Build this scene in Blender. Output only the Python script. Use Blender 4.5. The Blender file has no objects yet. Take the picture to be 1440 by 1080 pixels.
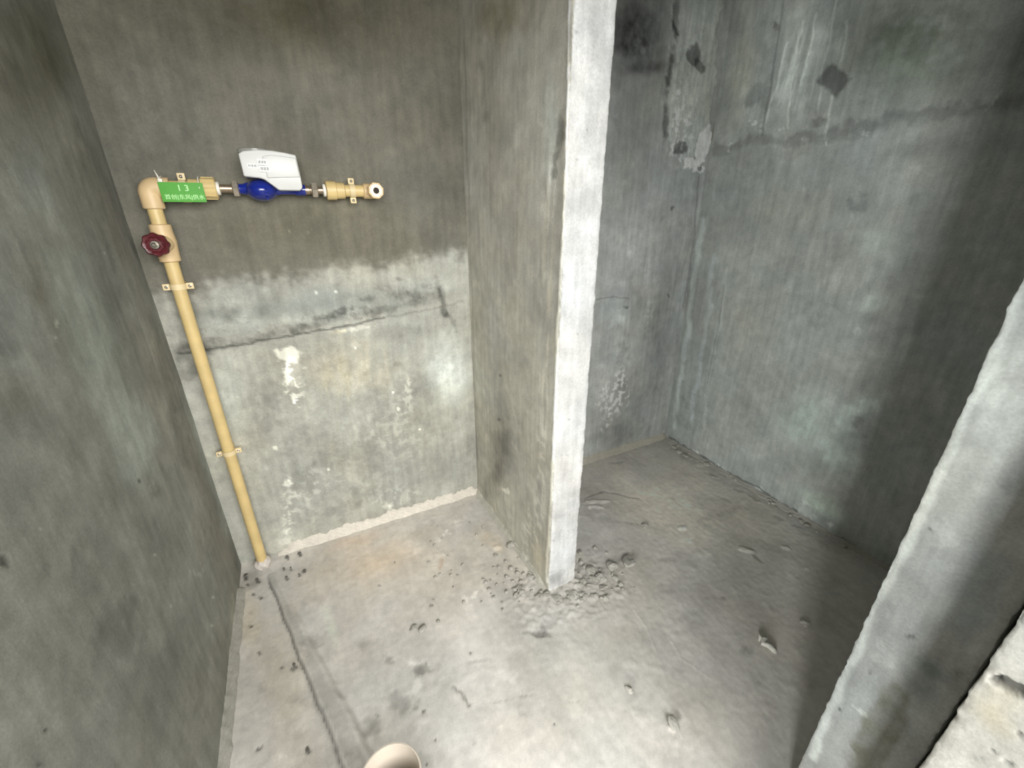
import bpy, bmesh, math, random
import numpy as np
from mathutils import Vector, Matrix

# ------------------------------------------------------------------ camera
scn = bpy.context.scene
col = scn.collection
PITCH, ROLL, YAW, FPX, CAMH = 0.39355566, -0.00248254, 0.47636002, 584.389, 1.2
cd = bpy.data.cameras.new('camera'); cam = bpy.data.objects.new('camera', cd); col.objects.link(cam)
cd.sensor_fit = 'HORIZONTAL'; cd.sensor_width = 36.0; cd.lens = 36.0 * FPX / 1440.0
cd.clip_start = 0.02
F = Vector((math.sin(YAW) * math.cos(PITCH), math.cos(YAW) * math.cos(PITCH), -math.sin(PITCH)))
R0 = Vector((math.cos(YAW), -math.sin(YAW), 0)); U0 = R0.cross(F)
Rv = R0 * math.cos(ROLL) + U0 * math.sin(ROLL); Uv = -R0 * math.sin(ROLL) + U0 * math.cos(ROLL)
cam.matrix_world = Matrix(((Rv.x, Uv.x, -F.x, 0), (Rv.y, Uv.y, -F.y, 0), (Rv.z, Uv.z, -F.z, CAMH), (0, 0, 0, 1)))
scn.camera = cam

# ------------------------------------------------------------------ light
scn.view_settings.view_transform = 'Standard'; scn.view_settings.look = 'None'
scn.view_settings.gamma = 1.0; scn.view_settings.exposure = 0.64
scn.view_settings.use_curve_mapping = False
w = bpy.data.worlds.new('World'); scn.world = w; w.use_nodes = True
w.node_tree.nodes['Background'].inputs[0].default_value = (0.80, 0.90, 1.0, 1)
w.node_tree.nodes['Background'].inputs[1].default_value = 0.9
def area(name, loc, target, sx, sy, power, color):
    l = bpy.data.lights.new(name, 'AREA'); l.shape = 'RECTANGLE'; l.size = sx; l.size_y = sy
    l.energy = power; l.color = color
    o = bpy.data.objects.new(name, l); col.objects.link(o); o.location = loc
    o.rotation_euler = (Vector(target) - Vector(loc)).to_track_quat('-Z', 'Y').to_euler()
    return o
# daylight coming in at the window of the outer room behind the photographer
area('window_daylight', (0.20, -1.69, 1.72), (0.20, 0.0, 1.50), 2.55, 1.20, 112, (1.0, 0.99, 0.95))
area('side_window_daylight', (-2.24, -1.30, 1.12), (0.0, -0.55, 0.95), .50, .95, 58, (0.97, 1.0, 0.98))  # added fill lamp, no known window there; brightens the right bay

# ------------------------------------------------------------------ room measures (metres)
YB, XL, XP0, XP1, YP, XR, YB2 = 1.488, -0.355, 0.586, 0.696, 0.868, 1.736, 1.456
XA, YA0, YA1 = 0.78, 0.174, 0.040          # inner jamb
XB, YB0 = 0.62, 0.033                       # outer wall end, nearer to the camera
HC = 2.55

# ------------------------------------------------------------------ naming helpers
def tag(o, label=None, cat=None, group=None, kind=None):
    if label: o['label'] = label
    if cat: o['category'] = cat
    if group: o['group'] = group
    if kind: o['kind'] = kind
    return o
def empty(name, loc):
    o = bpy.data.objects.new(name, None); o.empty_display_size = 0.05; o.location = loc
    col.objects.link(o); return o
def link_mesh(name, me, mat, parent=None):
    o = bpy.data.objects.new(name, me); col.objects.link(o)
    if mat is not None and len(me.materials) == 0: me.materials.append(mat)
    if parent is not None:
        o.parent = parent
        p = parent; off = Vector((0, 0, 0))
        while p is not None:
            off += p.location; p = p.parent
        o.location = -off            # meshes are written in world coordinates
    return o
def from_bm(name, bm, mat, parent=None, smooth=True):
    me = bpy.data.meshes.new(name); bmesh.ops.recalc_face_normals(bm, faces=bm.faces)
    bm.to_mesh(me); bm.free()
    if smooth:
        me.shade_smooth() if hasattr(me, 'shade_smooth') else None
        try: me.set_sharp_from_angle(angle=math.radians(38))
        except Exception: pass
    return link_mesh(name, me, mat, parent)

# ------------------------------------------------------------------ materials
def new_mat(name):
    m = bpy.data.materials.new(name); m.use_nodes = True
    nt = m.node_tree; b = nt.nodes['Principled BSDF']; return m, nt, b
def plain(name, c, rough=0.5, metal=0.0, var=0.12, scale=60, bump=0.0, spec=0.5, coat=0.0, alpha=1.0):
    m, nt, b = new_mat(name)
    tc = nt.nodes.new('ShaderNodeTexCoord'); n = nt.nodes.new('ShaderNodeTexNoise')
    n.inputs['Scale'].default_value = scale; n.inputs['Detail'].default_value = 4
    nt.links.new(tc.outputs['Object'], n.inputs['Vector'])
    r = nt.nodes.new('ShaderNodeValToRGB')
    r.color_ramp.elements[0].position = 0.3; r.color_ramp.elements[1].position = 0.7
    r.color_ramp.elements[0].color = (*[x * (1 - var) for x in c], 1)
    r.color_ramp.elements[1].color = (*[min(1, x * (1 + var * .6)) for x in c], 1)
    nt.links.new(n.outputs['Fac'], r.inputs[0]); nt.links.new(r.outputs[0], b.inputs['Base Color'])
    b.inputs['Roughness'].default_value = rough; b.inputs['Metallic'].default_value = metal
    b.inputs['Specular IOR Level'].default_value = spec; b.inputs['Coat Weight'].default_value = coat
    b.inputs['Alpha'].default_value = alpha
    if bump:
        bp = nt.nodes.new('ShaderNodeBump'); bp.inputs['Strength'].default_value = bump
        bp.inputs['Distance'].default_value = 0.002
        nt.links.new(n.outputs['Fac'], bp.inputs['Height']); nt.links.new(bp.outputs[0], b.inputs['Normal'])
    return m
def concrete(name, grain=0.13, bump=0.40, rough=0.82, coarse=0.12, gscale=1.0):
    """painted-on mesh colour (attribute) broken up by fine procedural grain, trowel streaks and pores"""
    m, nt, b = new_mat(name); N = nt.nodes; L = nt.links
    at = N.new('ShaderNodeAttribute'); at.attribute_name = 'Stain'
    tc = N.new('ShaderNodeTexCoord')
    n1 = N.new('ShaderNodeTexNoise'); n1.inputs['Scale'].default_value = 210 * gscale; n1.inputs['Detail'].default_value = 5; n1.inputs['Roughness'].default_value = .7
    n2 = N.new('ShaderNodeTexNoise'); n2.inputs['Scale'].default_value = 26; n2.inputs['Detail'].default_value = 7; n2.inputs['Roughness'].default_value = .62
    mp = N.new('ShaderNodeMapping'); mp.inputs['Scale'].default_value = (60, 60, 7)
    n3 = N.new('ShaderNodeTexNoise'); n3.inputs['Scale'].default_value = 1; n3.inputs['Detail'].default_value = 5
    for n in (n1, n2): L.new(tc.outputs['Object'], n.inputs['Vector'])
    L.new(tc.outputs['Object'], mp.inputs[0]); L.new(mp.outputs[0], n3.inputs['Vector'])
    def mr(src, lo, hi):
        k = N.new('ShaderNodeMapRange'); k.inputs[1].default_value = .3; k.inputs[2].default_value = .7
        k.inputs[3].default_value = lo; k.inputs[4].default_value = hi; L.new(src, k.inputs[0]); return k.outputs[0]
    def mul(a, c):
        k = N.new('ShaderNodeMath'); k.operation = 'MULTIPLY'; L.new(a, k.inputs[0]); L.new(c, k.inputs[1]); return k.outputs[0]
    f = mul(mul(mr(n1.outputs['Fac'], 1 - grain, 1 + grain), mr(n2.outputs['Fac'], 1 - coarse, 1 + coarse)), mr(n3.outputs['Fac'], 1 - coarse * .8, 1 + coarse * .8))
    vm = N.new('ShaderNodeVectorMath'); vm.operation = 'SCALE'; L.new(at.outputs['Color'], vm.inputs[0]); L.new(f, vm.inputs['Scale'])
    L.new(vm.outputs[0], b.inputs['Base Color'])
    b.inputs['Roughness'].default_value = rough; b.inputs['Specular IOR Level'].default_value = 0.3
    bp = N.new('ShaderNodeBump'); bp.inputs['Strength'].default_value = bump; bp.inputs['Distance'].default_value = 0.003
    ad = N.new('ShaderNodeMath'); ad.operation = 'MULTIPLY_ADD'; ad.inputs[1].default_value = .35
    L.new(n1.outputs['Fac'], ad.inputs[0]); L.new(n2.outputs['Fac'], ad.inputs[2])
    L.new(ad.outputs[0], bp.inputs['Height']); L.new(bp.outputs[0], b.inputs['Normal'])
    return m
M_wall = concrete('cement_render')
M_floor = concrete('cement_screed', grain=.08, bump=.12, coarse=.07)
M_white = concrete('white_putty', grain=.03, bump=.15, coarse=.025)
M_pipe = plain('cream_plastic', (0.65, 0.49, 0.225), .42, var=.10, scale=25)
M_fit = plain('peach_plastic', (0.67, 0.49, 0.27), .45, var=.08, scale=30)
M_clamp = plain('pale_plastic', (0.72, 0.58, 0.34), .5, var=.06)
M_screw = plain('screw_steel', (0.45, 0.42, 0.36), .35, 1.0)
M_ringw = plain('white_plastic', (0.80, 0.77, 0.70), .4, var=.04)
M_brass = plain('tinned_brass', (0.42, 0.33, 0.24), .38, .85, var=.2, scale=80)
M_nut = plain('dull_nickel', (0.50, 0.44, 0.36), .45, .7, var=.2, scale=80)
M_blue = plain('blue_enamel', (0.006, 0.018, 0.22), .25, var=.15, scale=40, coat=.5)
M_hous = plain('light_grey_plastic', (0.62, 0.62, 0.60), .38, var=.03, scale=20)
M_clear = plain('clear_cover', (0.45, 0.45, 0.42), .15, var=.05, alpha=.55)
M_stick = plain('paper_sticker', (0.85, 0.85, 0.83), .6, var=.02)
M_ink = plain('grey_ink', (0.12, 0.12, 0.12), .6, var=.1)
M_green = plain('green_tag', (0.085, 0.34, 0.045), .65, var=.06, scale=15)
M_letter = plain('pale_lettering', (0.46, 0.80, 0.36), .5, var=.03)
M_red = plain('dark_red_plastic', (0.095, 0.013, 0.018), .35, var=.2, scale=60)
M_hole = plain('dark_bore', (0.03, 0.02, 0.015), .8)
M_tie = plain('clear_tie', (0.75, 0.72, 0.62), .35, var=.05)
M_grout = plain('white_grout', (0.60, 0.55, 0.50), .9, var=.2, scale=90, bump=.6)
M_drain = plain('off_white_plastic', (0.52, 0.46, 0.385), .5, var=.05, scale=12)
M_crumb = plain('mortar_crumb', (0.60, 0.575, 0.52), .9, var=.25, scale=120, bump=.8)
M_crumbd = plain('dark_crumb', (0.17, 0.155, 0.135), .9, var=.25, scale=120, bump=.6)
M_outer = plain('pale_render', (0.20, 0.195, 0.185), .9, var=.1, scale=6, bump=.3)

# ------------------------------------------------------------------ numpy noise
_rs = np.random.RandomState(7); _perm = _rs.permutation(512).astype(np.int64)
_g = _rs.uniform(0, 2 * np.pi, 512); _gx, _gy = np.cos(_g), np.sin(_g)
def perlin(x, y, seed=0):
    xi = np.floor(x).astype(np.int64); yi = np.floor(y).astype(np.int64); xf = x - xi; yf = y - yi
    u = xf * xf * xf * (xf * (xf * 6 - 15) + 10); v = yf * yf * yf * (yf * (yf * 6 - 15) + 10)
    def g(ix, iy, dx, dy):
        h = _perm[(_perm[(ix + seed * 37) & 511] + iy) & 511]; return _gx[h] * dx + _gy[h] * dy
    a = g(xi, yi, xf, yf); b = g(xi + 1, yi, xf - 1, yf); c = g(xi, yi + 1, xf, yf - 1); d = g(xi + 1, yi + 1, xf - 1, yf - 1)
    return ((a + (b - a) * u) * (1 - v) + (c + (d - c) * u) * v) * 1.5
def fbm(x, y, s, seed=0, oct=4):
    r = np.zeros_like(x); a = 1.0; t = 0
    for i in range(oct):
        r += a * perlin(x / s * 2 ** i, y / s * 2 ** i, seed + i * 11); t += a; a *= .55
    return r / t * 1.6
def sstep(x): x = np.clip(x, 0, 1); return x * x * (3 - 2 * x)

FEATS = {}
FEATS = {
 'back': [
  ('r',0.1341,1.4573,0.6451,0.0535,-0.0813,-0.4766,(0.425,0.41,0.379),1,0.15,0.09,0),  # brown upper plaster, darkened further with painted-in shade
  ('b',-0.3711,1.3568,0.0842,0.0358,0.0092,-0.4247,0.855,0.8,1,0.2,0),
  ('b',0.0895,1.1961,0.4571,-0.0017,-0.0408,-0.2395,(0.927,0.899,0.826),1,1,0.25,0),
  ('b',0.1063,1.6909,0.6181,0.1002,-0.0369,-0.1948,(0.594,0.579,0.493),1,0.9,0.2,0),
  ('b',0.067,0.9399,0.5544,-0.0188,-0.0096,-0.082,(0.739,0.753,0.768),0.9,0.8,0.4,0),
  ('b',0.0625,0.9125,0.43,0.0222,-0.0023,-0.0646,(1.0,1.034,1.058),1,0.6,0.5,0.002),
  ('l',[(-0.3401,0.8159),(-0.1968,0.8169),(-0.0573,0.8277),(0.0942,0.837),(0.261,0.8548)],0.0056,0.333,0.9,0.8,0.6,-0.004),
  ('l',[(0.261,0.8548),(0.4161,0.8665),(0.5559,0.882)],0.0063,0.655,0.7,0.9,0.8,-0.002),
  ('b',-0.2681,0.825,0.0791,-0.0046,-0.0051,-0.0283,0.348,0.9,0.9,0.6,0),
  ('b',-0.3335,0.8082,0.0331,-0.0052,-0.0161,-0.064,0.42,0.8,1,0.4,0),
  ('b',0.0548,0.866,0.1513,0.0115,-0.0001,-0.0236,0.42,0.7,0.9,0.9,0),
  ('b',0.125,0.8918,0.0581,0.0069,0.0008,-0.0166,0.275,0.85,0.8,0.8,0),
  ('b',0.2217,0.9258,0.0465,-0.0042,-0.0019,-0.0144,0.348,0.7,0.8,0.9,0),
  ('b',0.3563,0.9262,0.0725,-0.022,-0.0076,-0.0239,0.449,0.8,0.9,0.9,0),
  ('b',0.3248,0.9853,0.0283,-0.007,-0.0027,-0.0093,0.42,0.6,0.8,0.6,0),
  ('b',0.4776,0.8894,0.019,0.002,0.0164,-0.1101,0.304,0.85,0.9,0.8,0),
  ('b',0.522,0.7893,0.0165,0.0037,0.0216,-0.0712,0.493,0.6,0.9,0.8,0),
  ('b',0.399,0.9728,0.1535,-0.011,-0.0048,-0.0543,(1.29,1.319,1.363),0.8,0.9,0.6,0),
  ('k',-0.1992,0.889,0.1091,0.0008,-0.0041,-0.0301,1.29,0.8,0.8,0.6,0),
  ('b',-0.3043,0.8909,0.0362,-0.0045,-0.0082,-0.033,0.71,0.7,0.9,0.6,0),
  ('b',-0.0579,0.7699,0.0428,-0.0141,-0.0094,-0.0301,2.15,1,0.35,0.5,0.0015),
  ('k',-0.0534,0.7144,0.0393,-0.0069,-0.0108,-0.0588,2.035,0.95,0.45,0.6,0.001),
  ('b',-0.0555,0.7147,0.0309,-0.0054,-0.0117,-0.0637,1.575,0.8,0.7,0.6,0),
  ('k',-0.0671,0.6396,0.046,-0.0093,-0.0084,-0.0456,1.92,0.9,0.5,0.7,0.001),
  ('k',-0.0691,0.5813,0.0127,-0.0028,-0.0076,-0.0417,2.035,0.9,0.4,0.5,0.001),
  ('b',0.1292,0.6825,0.1993,-0.0348,-0.0262,-0.184,(1.116,1.073,1.0),0.9,0.9,0.4,0),
  ('b',0.4883,0.6198,0.1294,-0.011,0.0045,-0.1992,(1.797,1.899,2.015),1,1.1,0.2,0),  # soft bluish glare painted into the wall colour
  ('b',0.4596,0.5018,0.1782,-0.0377,-0.0232,-0.3436,(1.217,1.261,1.29),0.8,1,0.3,0),
  ('b',-0.2524,0.6524,0.0687,0.0041,-0.0127,-0.2166,(1.319,1.391,1.435),0.9,1,0.3,0),
  ('b',-0.171,0.759,0.0565,-0.0094,-0.0127,-0.0601,(1.29,1.29,1.29),0.7,0.8,0.6,0),
  ('s',0.0554,0.5873,0.0693,-0.0103,-0.0328,-0.2989,(1.174,1.145,1.058),0.9,0.8,0.5,0),
  ('s',0.1889,0.6721,0.1218,-0.0213,-0.0208,-0.1612,(1.145,1.102,1.029),0.8,0.8,0.5,0),
  ('k',0.2645,0.4203,0.1355,-0.034,-0.0296,-0.2771,1.174,0.8,0.8,0.6,0),
  ('k',0.304,0.5347,0.0292,-0.0186,-0.0481,-0.1032,1.345,0.8,0.4,0.5,0),
  ('k',-0.1663,0.1527,0.0356,-0.0138,-0.0321,-0.173,1.575,0.9,0.6,0.7,0),
  ('b',-0.2047,0.05,0.089,-0.0385,-0.017,-0.0895,1.363,0.8,0.8,0.6,0),
  ('b',-0.1477,0.2902,0.0152,-0.0051,-0.0033,-0.0175,2.035,1,0.4,0.5,0),
  ('b',-0.1569,0.442,0.0104,-0.0029,-0.0021,-0.0108,1.92,1,0.4,0.5,0),
  ('k',-0.0798,0.2028,0.0696,-0.025,-0.0264,-0.1547,1.345,0.7,0.6,0.6,0),
  ('k',0.1233,0.1647,0.2387,-0.0829,-0.0171,-0.1326,1.174,0.8,0.9,0.6,0),
  ('b',-0.017,0.4325,0.1368,-0.0371,-0.0282,-0.1702,0.855,0.8,1,0.4,0),
  ('b',0.3629,0.2265,0.1497,-0.0453,-0.0142,-0.1714,0.899,0.8,1,0.5,0),
  ('b',0.1822,0.0652,0.0224,-0.0084,-0.0028,-0.0246,1.69,0.9,0.5,0.5,0),
  ('k',0.2294,0.0917,0.1419,0.0054,0.0084,-0.0585,1.345,0.8,0.7,0.6,0),
  ('b',-0.0185,0.1126,0.125,0.0057,0.0039,-0.0476,0.782,0.8,0.8,0.6,0),
  ('b',0.5578,0.2767,0.0296,-0.008,-0.0094,-0.2111,0.71,0.7,0.9,0.4,0),
  ('k',0.0513,1.1462,0.0274,-0.0006,-0.0018,-0.0101,1.403,0.7,0.5,0.7,0),
  ('b',0.0579,0.9613,0.0062,-0.0005,-0.0014,-0.0081,2.035,1,0.5,0.5,0),
  ('b',0.1175,0.9586,0.0054,-0.0004,-0.0011,-0.0069,2.035,1,0.5,0.5,0),
  ('b',0.0166,1.147,0.0048,-0.0001,-0.0011,-0.006,2.035,1,0.5,0.5,0),
  ('b',0.2725,0.496,0.008,-0.0018,-0.0011,-0.0107,2.035,1,0.5,0.5,0),
  ('b',0.2614,0.5674,0.0052,-0.0011,-0.0008,-0.0069,2.035,1,0.5,0.5,0),
  ('b',-0.0081,0.3075,0.0047,-0.0015,-0.0012,-0.0072,2.035,1,0.5,0.5,0),
  ('b',0.3467,0.3867,0.0057,-0.0015,-0.0007,-0.0077,2.035,1,0.5,0.5,0),
  ('b',0.1518,0.7583,0.0047,-0.0007,-0.0009,-0.0061,2.035,1,0.5,0.5,0),
  ('b',0.1732,0.8271,0.0609,0.0038,0.0003,-0.01,1.575,0.9,0.6,0.8,0),
  ('b',0.1149,0.8245,0.0226,0.0014,0.0001,-0.0074,(1.575,1.46,1.23),0.8,0.6,0.8,0),
  ('b',-0.227,0.9246,0.0882,0.0017,-0.0048,-0.0334,0.71,0.9,0.8,0.7,0),
  ('b',-0.0816,0.909,0.1172,0.0016,-0.0033,-0.0309,0.782,0.9,0.8,0.7,0),
  ('b',-0.0118,0.8502,0.0834,0.0061,-0.0005,-0.0209,0.449,0.9,0.8,0.7,0),
  ('b',-0.1556,0.8317,0.0956,0.0028,-0.0017,-0.018,0.536,0.9,0.8,0.7,0),
  ('b',0.2642,0.8822,0.1449,0.0215,0.0027,-0.0222,0.565,0.9,0.8,0.7,0),
  ('b',0.4206,0.9206,0.1019,-0.0267,-0.012,-0.0444,0.681,0.9,0.8,0.7,0),
  ('b',-0.3225,0.7614,0.044,-0.0077,-0.014,-0.0571,0.637,0.9,0.8,0.7,0),
  ('b',0.3053,0.8028,0.1271,0.0022,0.0011,-0.0368,0.826,0.9,0.8,0.7,0),
  ('b',-0.1374,0.628,0.0801,-0.0169,-0.0248,-0.1247,0.797,0.9,0.8,0.7,0),
  ('b',0.144,0.3253,0.1292,-0.0377,-0.0161,-0.1244,0.826,0.9,0.8,0.7,0),
  ('b',-0.0922,0.2715,0.1359,-0.0457,-0.0157,-0.0897,0.826,0.9,0.8,0.7,0),
  ('b',0.3871,0.5171,0.0739,-0.0156,-0.0152,-0.1826,0.826,0.9,0.8,0.7,0),
  ('b',0.5313,0.9503,0.0555,-0.0042,-0.0039,-0.0673,1.217,0.9,0.8,0.7,0),
  ('b',0.3476,0.7014,0.0797,-0.0125,-0.0158,-0.1662,1.145,0.9,0.8,0.7,0),
  ('b',-0.0301,0.4941,0.0445,-0.0111,-0.0328,-0.1923,1.116,0.9,0.8,0.7,0),
  ('b',0.1258,0.5724,0.0337,-0.0071,-0.031,-0.2214,1.145,0.9,0.8,0.7,0),
  ('b',-0.278,0.4485,0.0436,-0.0021,-0.0141,-0.16,1.174,0.9,0.8,0.7,0),
  ('b',0.4137,0.0638,0.0956,-0.0332,-0.0079,-0.1113,1.116,0.9,0.8,0.7,0),
  ('b',0.2112,0.4337,0.0628,-0.0157,-0.0214,-0.181,0.884,0.9,0.8,0.7,0),
  ('b',-0.1673,0.9505,0.0714,-0.0068,-0.0046,-0.0209,1.116,0.9,0.8,0.7,0),
  ('k',0.1005,0.8776,0.2438,0.0191,0.0002,-0.0332,0.563,0.8,0.6,0.8,0),
  ('k',0.3701,0.9376,0.1523,-0.0127,-0.0052,-0.0547,0.655,0.7,0.6,0.8,0),
  ('k',-0.259,0.8636,0.1052,-0.0024,-0.0077,-0.047,0.713,0.8,0.6,0.8,0),
  ('k',0.0382,0.477,0.4458,-0.1117,-0.0704,-0.4524,1.115,0.7,0.5,0.6,0),
  ('s',0.0382,0.477,0.4458,-0.1117,-0.0704,-0.4524,0.884,0.8,0.9,0.5,0),
  ('b',0.0838,0.1161,0.021,-0.0025,0.0003,-0.0229,0.908,0.85,0.7,0.7,0),
  ('b',-0.1457,0.8871,0.0093,0.0022,0.0004,-0.0071,0.943,0.85,0.7,0.7,0),
  ('b',-0.0985,0.4197,0.0162,-0.014,-0.0102,-0.0192,0.92,0.85,0.7,0.7,0),
  ('b',-0.1191,0.7504,0.0228,0.0074,0.0048,-0.0314,0.977,0.85,0.7,0.7,0),
  ('b',-0.2272,0.6521,0.0087,-0.004,-0.0029,-0.0078,1.161,0.85,0.7,0.7,0),
  ('b',0.2466,0.7118,0.0475,0.0048,0.0044,-0.0413,1.046,0.85,0.7,0.7,0),
  ('b',0.359,0.5866,0.0476,-0.0326,-0.026,-0.048,0.828,0.85,0.7,0.7,0),
  ('b',0.1509,0.7688,0.0226,-0.0072,-0.0053,-0.0187,1.23,0.85,0.7,0.7,0),
  ('b',0.2614,0.7953,0.0125,-0.0034,-0.0036,-0.0149,0.92,0.85,0.7,0.7,0),
  ('b',-0.199,0.3732,0.0074,-0.0005,-0.0007,-0.0111,1.241,0.85,0.7,0.7,0),
  ('b',-0.236,0.3199,0.0149,-0.0036,-0.0038,-0.0239,1.23,0.85,0.7,0.7,0),
  ('b',-0.3375,0.6338,0.0332,-0.0279,-0.0313,-0.0557,1.184,0.85,0.7,0.7,0),
  ('b',0.3897,0.5135,0.0085,-0.0048,-0.0037,-0.0093,0.92,0.85,0.7,0.7,0),
  ('b',-0.4215,0.2788,0.0159,-0.0017,-0.002,-0.0164,0.862,0.85,0.7,0.7,0),
  ('b',-0.0645,0.3892,0.0389,-0.0148,-0.0074,-0.0326,1.081,0.85,0.7,0.7,0),
  ('b',-0.053,0.9241,0.0169,-0.0043,-0.0041,-0.0132,0.989,0.85,0.7,0.7,0),
  ('b',0.2003,0.8161,0.0223,-0.0016,-0.0015,-0.0179,1.207,0.85,0.7,0.7,0),
  ('b',0.087,0.3324,0.0225,-0.0199,-0.0091,-0.0166,0.943,0.85,0.7,0.7,0),
  ('b',-0.0315,0.2086,0.0104,-0.0092,-0.0066,-0.0138,0.839,0.85,0.7,0.7,0),
  ('b',0.3709,0.5298,0.0191,-0.0085,-0.0056,-0.0189,1.0,0.85,0.7,0.7,0),
  ('b',0.0519,0.9753,0.0221,0.0011,-0.0012,-0.0202,1.023,0.85,0.7,0.7,0),
  ('b',0.1844,0.6947,0.0337,0.0003,0.0004,-0.0282,1.207,0.85,0.7,0.7,0),
  ('b',0.154,0.67,0.0098,-0.0011,-0.0009,-0.0105,1.0,0.85,0.7,0.7,0),
  ('b',0.1526,0.9416,0.0202,0.0004,-0.0008,-0.0175,0.839,0.85,0.7,0.7,0),
  ('b',-0.2382,0.8139,0.0237,-0.0139,-0.0118,-0.0236,1.0,0.85,0.7,0.7,0),
  ('b',-0.2902,0.5877,0.0074,0.0011,-0.0,-0.0098,0.977,0.85,0.7,0.7,0),
  ('b',-0.1667,0.6849,0.0074,-0.0018,-0.0023,-0.0095,0.92,0.85,0.7,0.7,0),
  ('b',0.0831,0.1512,0.056,-0.029,-0.0164,-0.0688,0.77,0.85,0.7,0.7,0),
  ('b',-0.2716,0.5755,0.0341,-0.0026,-0.0058,-0.0451,0.977,0.85,0.7,0.7,0),
  ('b',-0.4371,0.2551,0.0253,-0.0236,-0.0132,-0.0278,1.115,0.85,0.7,0.7,0),
  ('b',-0.3725,0.2114,0.0163,0.0023,0.0006,-0.0251,1.023,0.85,0.7,0.7,0),
  ('b',-0.3097,0.4329,0.0207,0.0055,0.002,-0.0251,1.184,0.85,0.7,0.7,0),
  ('b',-0.3319,0.7447,0.0188,-0.0016,-0.0037,-0.0191,0.943,0.85,0.7,0.7,0),
  ('b',-0.2389,0.2412,0.0157,0.0026,0.0018,-0.0254,0.943,0.85,0.7,0.7,0),
  ('b',-0.1535,0.9123,0.0118,-0.004,-0.0057,-0.0151,1.127,0.85,0.7,0.7,0),
  ('b',0.0493,0.7379,0.0159,-0.0041,-0.0033,-0.014,1.172,0.85,0.7,0.7,0),
  ('b',0.4573,0.7216,0.0242,-0.0121,-0.0084,-0.0193,0.885,0.85,0.7,0.7,0),
  ('b',-0.1732,0.989,0.0382,0.0054,-0.0019,-0.0339,1.023,0.85,0.7,0.7,0),
  ('b',-0.166,0.9483,0.021,0.0044,0.0002,-0.0178,1.207,0.85,0.7,0.7,0),
  ('b',-0.0552,0.4428,0.0087,-0.005,-0.0041,-0.0112,0.931,0.85,0.7,0.7,0),
  ('b',-0.0612,0.9226,0.0098,-0.0023,-0.0024,-0.008,0.943,0.85,0.7,0.7,0),
  ('b',0.068,0.4636,0.0099,-0.0013,-0.0007,-0.011,1.241,0.85,0.7,0.7,0),
  ('b',0.1835,0.1754,0.0331,0.0044,0.0059,-0.0325,1.023,0.85,0.7,0.7,0),
  ('b',-0.2839,0.939,0.0428,-0.002,-0.0112,-0.0537,0.804,0.85,0.7,0.7,0),
  ('b',0.0366,0.4978,0.0078,0.0001,0.0001,-0.0063,0.977,0.85,0.7,0.7,0),
  ('b',0.5421,0.8913,0.0512,-0.006,-0.0029,-0.0354,1.104,0.85,0.7,0.7,0),
  ('b',0.2037,0.2512,0.0135,-0.0121,-0.0062,-0.0114,1.058,0.85,0.7,0.7,0),
  ('b',-0.3054,0.6757,0.0215,0.0053,0.0012,-0.0296,1.046,0.85,0.7,0.7,0),
  ('b',0.0064,0.05,0.0204,-0.0105,-0.0046,-0.0217,0.793,0.85,0.7,0.7,0),
  ('b',0.2844,0.6807,0.0242,-0.0084,-0.0053,-0.0198,0.782,0.85,0.7,0.7,0),
  ('b',-0.1812,0.5854,0.024,0.0028,0.0004,-0.0302,0.966,0.85,0.7,0.7,0),
  ('b',0.3713,0.4674,0.0539,0.0049,0.0105,-0.0599,1.034,0.85,0.7,0.7,0),
  ('b',-0.3081,0.4044,0.0344,-0.024,-0.0214,-0.051,0.862,0.85,0.7,0.7,0),
  ('b',0.3518,0.5998,0.0104,0.0019,0.002,-0.0087,0.828,0.85,0.7,0.7,0),
  ('b',-0.0492,0.8919,0.0475,0.0029,-0.0019,-0.0349,1.138,0.85,0.7,0.7,0),
  ('b',-0.0248,0.3562,0.0548,-0.0201,-0.0111,-0.0538,0.793,0.85,0.7,0.7,0),
  ('b',0.028,0.8974,0.0167,-0.0066,-0.0081,-0.0202,0.862,0.85,0.7,0.7,0),
  ('b',-0.1692,0.5317,0.0392,0.0046,0.0012,-0.0486,0.804,0.85,0.7,0.7,0),
  ('b',-0.0243,0.8612,0.0076,0.0015,0.0005,-0.0064,1.253,0.85,0.7,0.7,0),
  ('b',0.1831,0.7953,0.009,-0.0045,-0.0053,-0.0118,0.931,0.85,0.7,0.7,0),
  ('b',0.4933,1.2614,0.0754,0.0097,0.0047,-0.0613,0.897,0.85,0.7,0.7,0),
  ('b',0.1324,1.275,0.0206,-0.0023,-0.0067,-0.0223,1.127,0.85,0.7,0.7,0),
  ('b',0.0027,1.5092,0.0239,0.0008,-0.0052,-0.0185,1.046,0.85,0.7,0.7,0),
  ('b',0.0574,1.1804,0.0983,0.0198,0.0035,-0.1157,1.034,0.85,0.7,0.7,0),
  ('b',0.0466,1.6438,0.0527,-0.0021,-0.0211,-0.051,1.023,0.85,0.7,0.7,0),
  ('b',-0.3363,1.3203,0.0374,0.007,-0.0053,-0.0309,0.954,0.85,0.7,0.7,0),
  ('b',0.0193,1.5093,0.0233,0.0006,-0.0042,-0.0145,0.897,0.85,0.7,0.7,0),
  ('b',-0.2741,1.3005,0.0767,0.0049,-0.0198,-0.0808,0.885,0.85,0.7,0.7,0),
  ('b',0.1739,1.3108,0.0549,0.0046,-0.0054,-0.0555,1.127,0.85,0.7,0.7,0),
  ('b',-0.268,1.2339,0.0335,0.0144,0.0042,-0.0399,0.92,0.85,0.7,0.7,0),
  ('b',0.456,1.6123,0.0286,0.0062,0.0015,-0.0247,0.908,0.85,0.7,0.7,0),
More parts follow.
